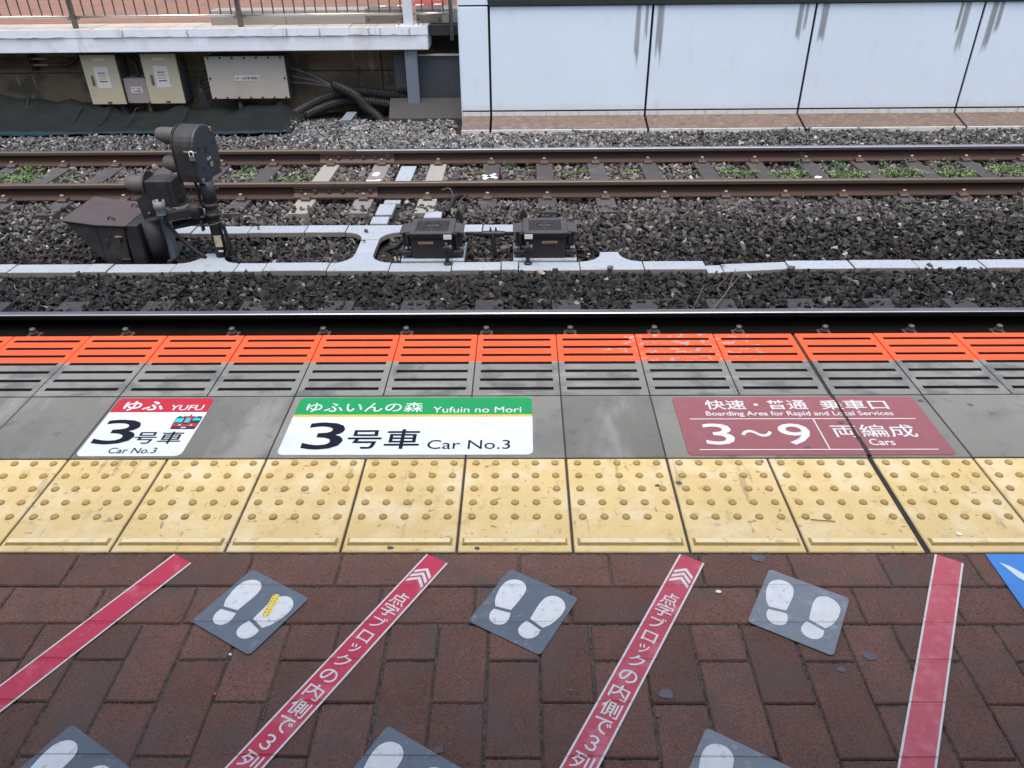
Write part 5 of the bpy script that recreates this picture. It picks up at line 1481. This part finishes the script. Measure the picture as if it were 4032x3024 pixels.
# debris net and its blue hem
nb = MB(); cols_ = 90; rows = 9; vs = []
rnd = random.Random(4)
for i in range(cols_):
    x = -11 + (11 - 2.95) * i / (cols_ - 1)
    top = -.83 - .155 * min(max((x + 6.3) / .5, 0), 1) + .035 * math.sin(x * 5.1) + .02 * math.sin(x * 13)
    if x > -4.4: top += .03 * math.sin((x + 4.4) * 2.4)
    for j in range(rows):
        f_ = j / (rows - 1)
        sag = .05 * math.sin(math.pi * f_) * (1 + .3 * math.sin(x * 3.3))
        vs.append((x, 10.95 - 1.0 * f_ + .04 * math.sin(x * 2.7 + f_ * 3), top + (-1.065 - top) * (f_ ** .8) - sag * .4 + .006 * math.sin(x * 21 + j)))
fs = [(i * rows + j, (i + 1) * rows + j, (i + 1) * rows + j + 1, i * rows + j + 1) for i in range(cols_ - 1) for j in range(rows - 1)]
for f_ in fs: nb.add([vs[k] for k in f_], [(0, 1, 2, 3)], 1 if (f_[0] % rows) >= rows - 2 else 0, True)
nt_ = single('debris_net', nb, ['net_dark', 'net_blue'], 'dark sagging net with a blue hem along the foot of the wall opposite', 'net')
sol = nt_.modifiers.new('thickness', 'SOLIDIFY'); sol.thickness = .006
for i, x in enumerate((-6.75, -6.0, -5.62, -5.25, -4.55)):
    part('tie_cord', MB().tube(smooth_open([(x, 10.93, -.80 if x < -6.2 else -.96), (x + .02, 10.75, -.93), (x + .05, 10.5, -1.0), (x + .06, 10.3, -1.03)]), .008, 5), ['cable_black'], nt_)

# ------------------------------------------------------------------ ballast
rng = np.random.default_rng(12)


def rock(seed):
    r_ = random.Random(seed)
    bm = bmesh.new()
    for _ in range(r_.choice((8, 9, 9, 10))):
        v = Vector((r_.gauss(0, 1), r_.gauss(0, 1), r_.gauss(0, 1))).normalized() * r_.uniform(.88, 1.06)
        bm.verts.new(v)
    res = bmesh.ops.convex_hull(bm, input=bm.verts)
    bmesh.ops.delete(bm, geom=[g for g in res['geom_interior'] if isinstance(g, bmesh.types.BMVert)], context='VERTS')
    bmesh.ops.triangulate(bm, faces=bm.faces)
    bm.verts.ensure_lookup_table(); bm.verts.index_update()
    V = np.array([v.co[:] for v in bm.verts]); F = np.array([[v.index for v in f.verts] for f in bm.faces])
    bm.free()
    return V, F


ROCKS = [rock(100 + i) for i in range(14)]
AV = []                                        # areas kept clear of stones: x0, x1, y0, y1
for x in FAR_SL: AV += [(x - .078, x + .078, 7.12 if x > 1 else 7.05, Y2 - .05, -1)]
for x in NEAR_SL: AV += [(x - .10, x + .10, 4.4, 5.00, -1)]
for yc in (Y1, Y2, YN): AV += [(-20, 20, yc - .075, yc + .075, -1)]
AV += [(-8, 7.2, FY0 + .022, FY1 - .004, -1), (-3.4, .25, RY0 - .01, RY1 + .005, -1), (-1.43, -1.25, 5.9, 6.6, -1), (-2.70, -2.50, 5.9, 6.12, -1), (.65, .82, 5.9, 6.11, -1),
       (-1.47, -1.21, 6.35, 6.6, -1), (-1.42, -1.17, 6.77, 7.33, -1), (-1.35, -1.15, 7.55, 8.48, -1), (-.93, -.735, 6.77, 7.0, -1),
       (-1.02, -.46, 5.9, 6.33, -1), (-.09, .47, 5.9, 6.33, -1), (-3.50, -3.0, 5.92, 6.56, -1)]


def scatter(x0, x1, y0, y1, step, jit=.5):
    gx, gy = np.meshgrid(np.arange(x0, x1, step), np.arange(y0, y1, step))
    n = gx.size
    px = gx.ravel() + rng.uniform(-jit, jit, n) * step
    py = gy.ravel() + rng.uniform(-jit, jit, n) * step
    ok = (py > y0 - .01) & (py < y1 + .01)
    return px[ok], py[ok]


def keep(px, py, size):
    k = np.ones(len(px), bool)
    for a, b_, c, d_, _ in AV:
        mrg = size * .45
        k &= ~((px > a - mrg) & (px < b_ + mrg) & (py > c - mrg) & (py < d_ + mrg))
    return k


PX, PY, PZ, SZ = [], [], [], []
for y0, y1, half in ((4.68, 5.76, 5.6), (5.88, 7.36, 7.2), (7.46, 8.52, 8.0), (8.63, 10.05, 9.0), (10.0, 11.3, 3.0)):
    for step, lift, s0, s1 in ((.044, -.016, .024, .039), (.054, .003, .021, .036), (.080, .020, .017, .031)):
        xa, xb_ = -half, half
        if y0 > 9.9: xa, xb_ = -3.1, -.9
        px, py = scatter(xa, xb_, y0, y1, step)
        sz = np.clip(rng.normal((s0 + s1) / 2, (s1 - s0) * .42, len(px)), s0 * .6, s1 * 1.4)
        if y0 > 9.9:
            kk = py < 10.62 + rng.uniform(-.1, .05, len(py)); px, py, sz = px[kk], py[kk], sz[kk]
        elif y0 > 8.6:
            kk = (px > -2.9) | (py < 9.93 + rng.uniform(-.06, .03, len(py))); px, py, sz = px[kk], py[kk], sz[kk]
            kk = (px < -.8) | (py < 9.955); px, py, sz = px[kk], py[kk], sz[kk]
        k = keep(px, py, sz * 1.3)
        px, py, sz = px[k], py[k], sz[k]
        PX.append(px); PY.append(py); SZ.append(sz)
        PZ.append(bed_h(px, py) + lift + rng.uniform(-.006, .008, len(px)))
# a thin scatter of stones lying half over the sleeper ends
for x in FAR_SL:
    n = 26 if x > 1 else 12
    px = rng.uniform(x - .10, x + .10, n); py = rng.uniform(6.98, 7.20 if x > 1 else 7.12, n)
    PX.append(px); PY.append(py); SZ.append(rng.uniform(.016, .028, n)); PZ.append(np.full(n, -1.052) + .008)
for x in NEAR_SL:
    n = 9
    px = rng.uniform(x - .11, x + .11, n); py = rng.uniform(4.80, 5.05, n)
    PX.append(px); PY.append(py); SZ.append(rng.uniform(.016, .028, n)); PZ.append(np.full(n, -1.046))
PX, PY, PZ, SZ = map(np.concatenate, (PX, PY, PZ, SZ))
n = len(PX)
# stone colours: black by the near rail from dust and painted-in canopy shade, brown in the far track, grey beyond it
base = np.empty((n, 3))
def lerp_y(vals):
    yy = [v[0] for v in vals]
    return np.stack([np.interp(PY, yy, [v[1][c] for v in vals]) for c in range(3)], 1)
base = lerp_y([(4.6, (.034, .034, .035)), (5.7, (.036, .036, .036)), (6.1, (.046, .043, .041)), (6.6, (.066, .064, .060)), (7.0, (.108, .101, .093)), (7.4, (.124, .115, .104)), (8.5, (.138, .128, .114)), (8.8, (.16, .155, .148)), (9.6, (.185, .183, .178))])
dim = np.interp(PX, [-5.0, -3.2, -2.2, .5, 1.6, 5.0], [.62, .70, 1.0, 1.0, .66, .60])          # darker to both sides of the joint
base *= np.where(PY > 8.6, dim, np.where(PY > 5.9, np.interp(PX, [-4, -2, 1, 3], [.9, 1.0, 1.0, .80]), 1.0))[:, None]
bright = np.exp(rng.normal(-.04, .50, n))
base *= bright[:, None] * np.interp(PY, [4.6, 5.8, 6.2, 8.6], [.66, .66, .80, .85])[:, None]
warm = rng.normal(0, .035, n)
base *= np.stack([1 + warm, np.ones(n), 1 - warm], 1)
pale = rng.random(n) < .02
base[pale] = np.array([.30, .31, .30]) * rng.uniform(.5, 1.1, pale.sum())[:, None] * np.where(PY[pale] < 5.8, .7, 1)[:, None]
redd = rng.random(n) < .03
base[redd] *= np.array([1.2, .9, .8])
base = np.clip(base, .015, .6)
which = rng.integers(0, len(ROCKS), n)
allV, allF, allC = [], [], []
off = 0
ax = rng.normal(size=(n, 4)); ax /= np.linalg.norm(ax, axis=1)[:, None]
asp = np.stack([rng.uniform(1.0, 1.5, n), rng.uniform(.85, 1.1, n), rng.uniform(.5, .85, n)], 1)
for r_i, (V, F) in enumerate(ROCKS):
    idx = np.where(which == r_i)[0]
    q = ax[idx]; w_, x_, y_, z_ = q.T
    Rm = np.stack([1 - 2 * (y_ * y_ + z_ * z_), 2 * (x_ * y_ - z_ * w_), 2 * (x_ * z_ + y_ * w_), 2 * (x_ * y_ + z_ * w_), 1 - 2 * (x_ * x_ + z_ * z_), 2 * (y_ * z_ - x_ * w_),
                   2 * (x_ * z_ - y_ * w_), 2 * (y_ * z_ + x_ * w_), 1 - 2 * (x_ * x_ + y_ * y_)], 1).reshape(-1, 3, 3)
    P = V[None] * asp[idx][:, None, :] * SZ[idx][:, None, None]
    P = np.einsum('nij,nvj->nvi', Rm, P)
    P += np.stack([PX[idx], PY[idx], PZ[idx]], 1)[:, None, :]
    nv_ = len(V)
    allV.append(P.reshape(-1, 3))
    allF.append((F[None] + (off + np.arange(len(idx)) * nv_)[:, None, None]).reshape(-1, 3))
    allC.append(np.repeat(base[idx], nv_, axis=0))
    off += nv_ * len(idx)
VV = np.concatenate(allV); FF = np.concatenate(allF); CC = np.concatenate(allC)
me = bpy.data.meshes.new('ballast')
me.vertices.add(len(VV)); me.vertices.foreach_set('co', VV.ravel())
me.loops.add(FF.size); me.loops.foreach_set('vertex_index', FF.ravel().astype(np.int32))
me.polygons.add(len(FF)); me.polygons.foreach_set('loop_start', np.arange(0, FF.size, 3, dtype=np.int32))
me.polygons.foreach_set('use_smooth', np.zeros(len(FF), bool))
me.update(calc_edges=True)
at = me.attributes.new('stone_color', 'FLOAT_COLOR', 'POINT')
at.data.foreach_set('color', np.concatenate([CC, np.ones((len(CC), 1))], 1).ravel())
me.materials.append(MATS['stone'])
print('ballast stones', n, 'tris', len(FF))
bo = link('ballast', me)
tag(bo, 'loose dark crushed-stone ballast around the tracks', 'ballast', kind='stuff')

# stones lying on the trough lids
for i, (x, y, z, s, m, lab) in enumerate(((-1.619, 5.915, -1.075, .034, 'stone_dark', 'dark stone lying on the front trough edge left of the middle junction'), (-1.389, 6.35, -1.085, .022, 'stone_dark', 'small dark stone on the link between the trough runs'),
                                          (-1.405, 6.577, -1.082, .024, 'stone_dark', 'brownish stone on the rear trough junction lid'), (-2.45, 6.767, -1.07, .036, 'stone_dark', 'dark stone on the rear trough lids right of the signal'),
                                          (-2.404, 6.670, -1.08, .020, 'stone_dark', 'small stone just below another on the rear trough lids'), (.26, 5.70, -1.095, .040, 'stone_dark', 'large dark stone against the front trough below the right junction box'),
                                          (.711, 5.735, -1.095, .040, 'stone_dark', 'large dark stone leaning on the front trough at the right junction'), (.147, 5.591, -1.06, .030, 'stone_tan', 'pale tan stone in the dark ballast before the front trough'),
                                          (.907, 5.985, -1.09, .042, 'stone_dark', 'dark stone on the right shoulder of the right trough junction'), (1.628, 5.80, -1.08, .034, 'stone_dark', 'upright dark stone on the sunken trough lid at right'),
                                          (2.15, 5.735, -1.09, .042, 'stone_dark', 'dark stone against the trough right of the sunken lid'), (3.279, 5.771, -1.09, .030, 'stone_dark', 'dark stone on the cracked trough lid near the right edge'))):
    V, F = ROCKS[i % len(ROCKS)]
    a = i * 1.3
    Rz = np.array([[math.cos(a), -math.sin(a), 0], [math.sin(a), math.cos(a), 0], [0, 0, 1]])
    P = (V * np.array([1.2, .9, .75]) * s) @ Rz.T + np.array([x, y, z])
    b = MB(); b.add(P.tolist(), [tuple(f) for f in F])
    single('stone', b, [m], lab, 'stone', 'loose stones on the trough lids')

# ------------------------------------------------------------------ weeds and twig
def weed(x, y, r, h, n, m, label, z=None):
    rr = random.Random(int(abs(x * 1000) + abs(y * 77)))
    b = MB()
    z = (float(bed_h(x, y)) + .01) if z is None else z
    cl = [(rr.uniform(0, 6.283), r * math.sqrt(rr.random()), rr.uniform(.25, 1.0)) for _ in range(max(3, n // 22))]      # separate tufts
    for _ in range(int(n * .62)):
        ca, cd, chh = rr.choice(cl); a = ca + rr.gauss(0, .30); d_ = max(.0, cd + rr.gauss(0, .014)); zz_ = z + h * chh * rr.random() ** .8
        c = Vector((x + d_ * 1.4 * math.cos(a), y + d_ * .8 * math.sin(a), zz_))
        L_ = rr.uniform(.012, .022); u = Vector((rr.uniform(-1, 1), rr.uniform(-1, 1), rr.uniform(-.2, .7))).normalized()
        v_ = u.cross(Vector((rr.uniform(-.4, .4), rr.uniform(-.4, .4), 1))).normalized() * L_ * .42
        up_ = Vector((0, 0, L_ * .12))
        b.add([c - u * L_, c + v_ + up_, c + u * L_, c - v_ + up_], [(0, 1, 2), (0, 2, 3)])
    for _ in range(max(3, n // 12)):
        a = rr.uniform(0, 6.283); d_ = r * rr.random()
        q = Vector((x + d_ * math.cos(a), y + d_ * .6 * math.sin(a), z))
        b.tube([q - Vector((0, 0, .02)), q + Vector((rr.uniform(-.02, .02), rr.uniform(-.01, .01), h))], [.0018, .0009], 4, caps=False)
    return single('weed', b, [m], label, 'weed', 'weeds between the rails')


W = [(3.03, 8.44, 0.055, 0.160, 72, 'leaf_dark', 'tall thin weed by the far rail, leftmost of the right-hand weeds'), (3.42, 8.40, 0.110, 0.070, 156, 'leaf_dark', 'low green weed straggling along the far rail'),
     (3.99, 8.44, 0.055, 0.090, 60, 'leaf_dark', 'small leafy weed against the far rail, left of a pair'), (4.19, 8.46, 0.055, 0.100, 72, 'leaf_dark', 'small leafy weed against the far rail, right of a pair'),
     (4.63, 8.42, 0.044, 0.090, 60, 'leaf', 'single upright light green weed near the far rail'), (5.12, 8.42, 0.055, 0.100, 54, 'leaf_dark', 'spiky dark weed near the far rail at the right edge'),
     (2.22, 8.12, 0.088, 0.068, 229, 'leaf', 'bright green weed clump between the rails, first from the left on the right side'), (2.4, 8.10, 0.075, 0.068, 202, 'leaf', 'bright green weed clump against a dark sleeper'),
     (2.72, 8.04, 0.150, 0.054, 351, 'leaf', 'flat spread of green weeds between two sleepers'), (2.96, 8.10, 0.062, 0.081, 162, 'leaf', 'green weed beside the sleeper with a white paint patch'),
     (3.42, 8.08, 0.175, 0.081, 567, 'leaf', 'broad bright green weed patch between the rails'), (3.98, 8.07, 0.163, 0.074, 513, 'leaf', 'second broad green weed patch between the rails'),
     (4.56, 8.06, 0.150, 0.068, 459, 'leaf', 'third broad green weed patch between the rails'), (5.16, 8.08, 0.200, 0.088, 648, 'leaf', 'dense green weed patch at the right edge between the rails'),
     (1.95, 7.10, 0.033, 0.030, 36, 'leaf', 'tiny green sprig below the near rail of the far track'), (3.62, 7.02, 0.039, 0.040, 48, 'leaf', 'tiny green sprig on a sleeper end at right'),
     (-2.99, 8.40, 0.077, 0.060, 108, 'leaf_dark', 'dark spiky weed under the far rail right of the signal'), (-2.93, 8.17, 0.125, 0.041, 121, 'leaf', 'sparse green weed right of the signal head'),
     (-2.45, 8.14, 0.150, 0.047, 202, 'leaf', 'sparse green weed left of the pale joint sleeper'), (-0.49, 8.17, 0.075, 0.041, 67, 'leaf', 'small weed left of the white painted cross'),
     (-0.1, 8.40, 0.077, 0.100, 96, 'leaf_dark', 'dark weed with a long stalk against the far rail'), (0.5, 8.14, 0.100, 0.041, 121, 'leaf', 'small yellow-green weed between sleepers in the middle'),
     (0.66, 8.20, 0.050, 0.054, 81, 'leaf', 'small upright weed between sleepers in the middle'), (1.13, 8.20, 0.100, 0.041, 121, 'leaf', 'small weed between sleepers right of the middle'),
     (-5.42, 8.38, 0.099, 0.120, 216, 'leaf', 'bushy bright weed by the far rail at the left edge'), (-5.62, 8.17, 0.175, 0.068, 351, 'leaf', 'green weed patch between sleepers at the left edge'), (-5.32, 8.14, 0.150, 0.061, 270, 'leaf', 'green weed patch right of the one at the left edge'),
     (-4.88, 8.14, 0.062, 0.041, 67, 'leaf', 'small weed left of the indicator box')]
for a in W: weed(*a)
weed(-2.95, 6.22, .05, .03, 60, 'leaf_dark', 'dark green weed at the foot of the signal', -1.12)
t = thing('twig', 'bare forked twig lying on the dark ballast at right', 'twig', (1.4, 5.1, -1.08))
part('branch', MB().tube(smooth_open([(1.287, 4.80, -1.05), (1.42, 5.0, -1.02), (1.547, 5.2, -.99), (1.66, 5.36, -.97)]), [.0055] * 7 + [.005] * 6 + [.003] * 6, 6), ['twig'], t)
part('branch', MB().tube(smooth_open([(1.50, 5.13, -1.0), (1.545, 5.22, -.96), (1.59, 5.32, -.92)]), .003, 5), ['twig'], t)
part('branch', MB().tube(smooth_open([(1.44, 5.03, -1.01), (1.42, 5.12, -.98), (1.51, 5.22, -.93)]), .0028, 5), ['twig'], t)
part('branch', MB().tube(smooth_open([(1.18, 4.85, -1.05), (1.25, 5.0, -1.03), (1.34, 5.2, -1.0)]), .0028, 5), ['twig'], t)
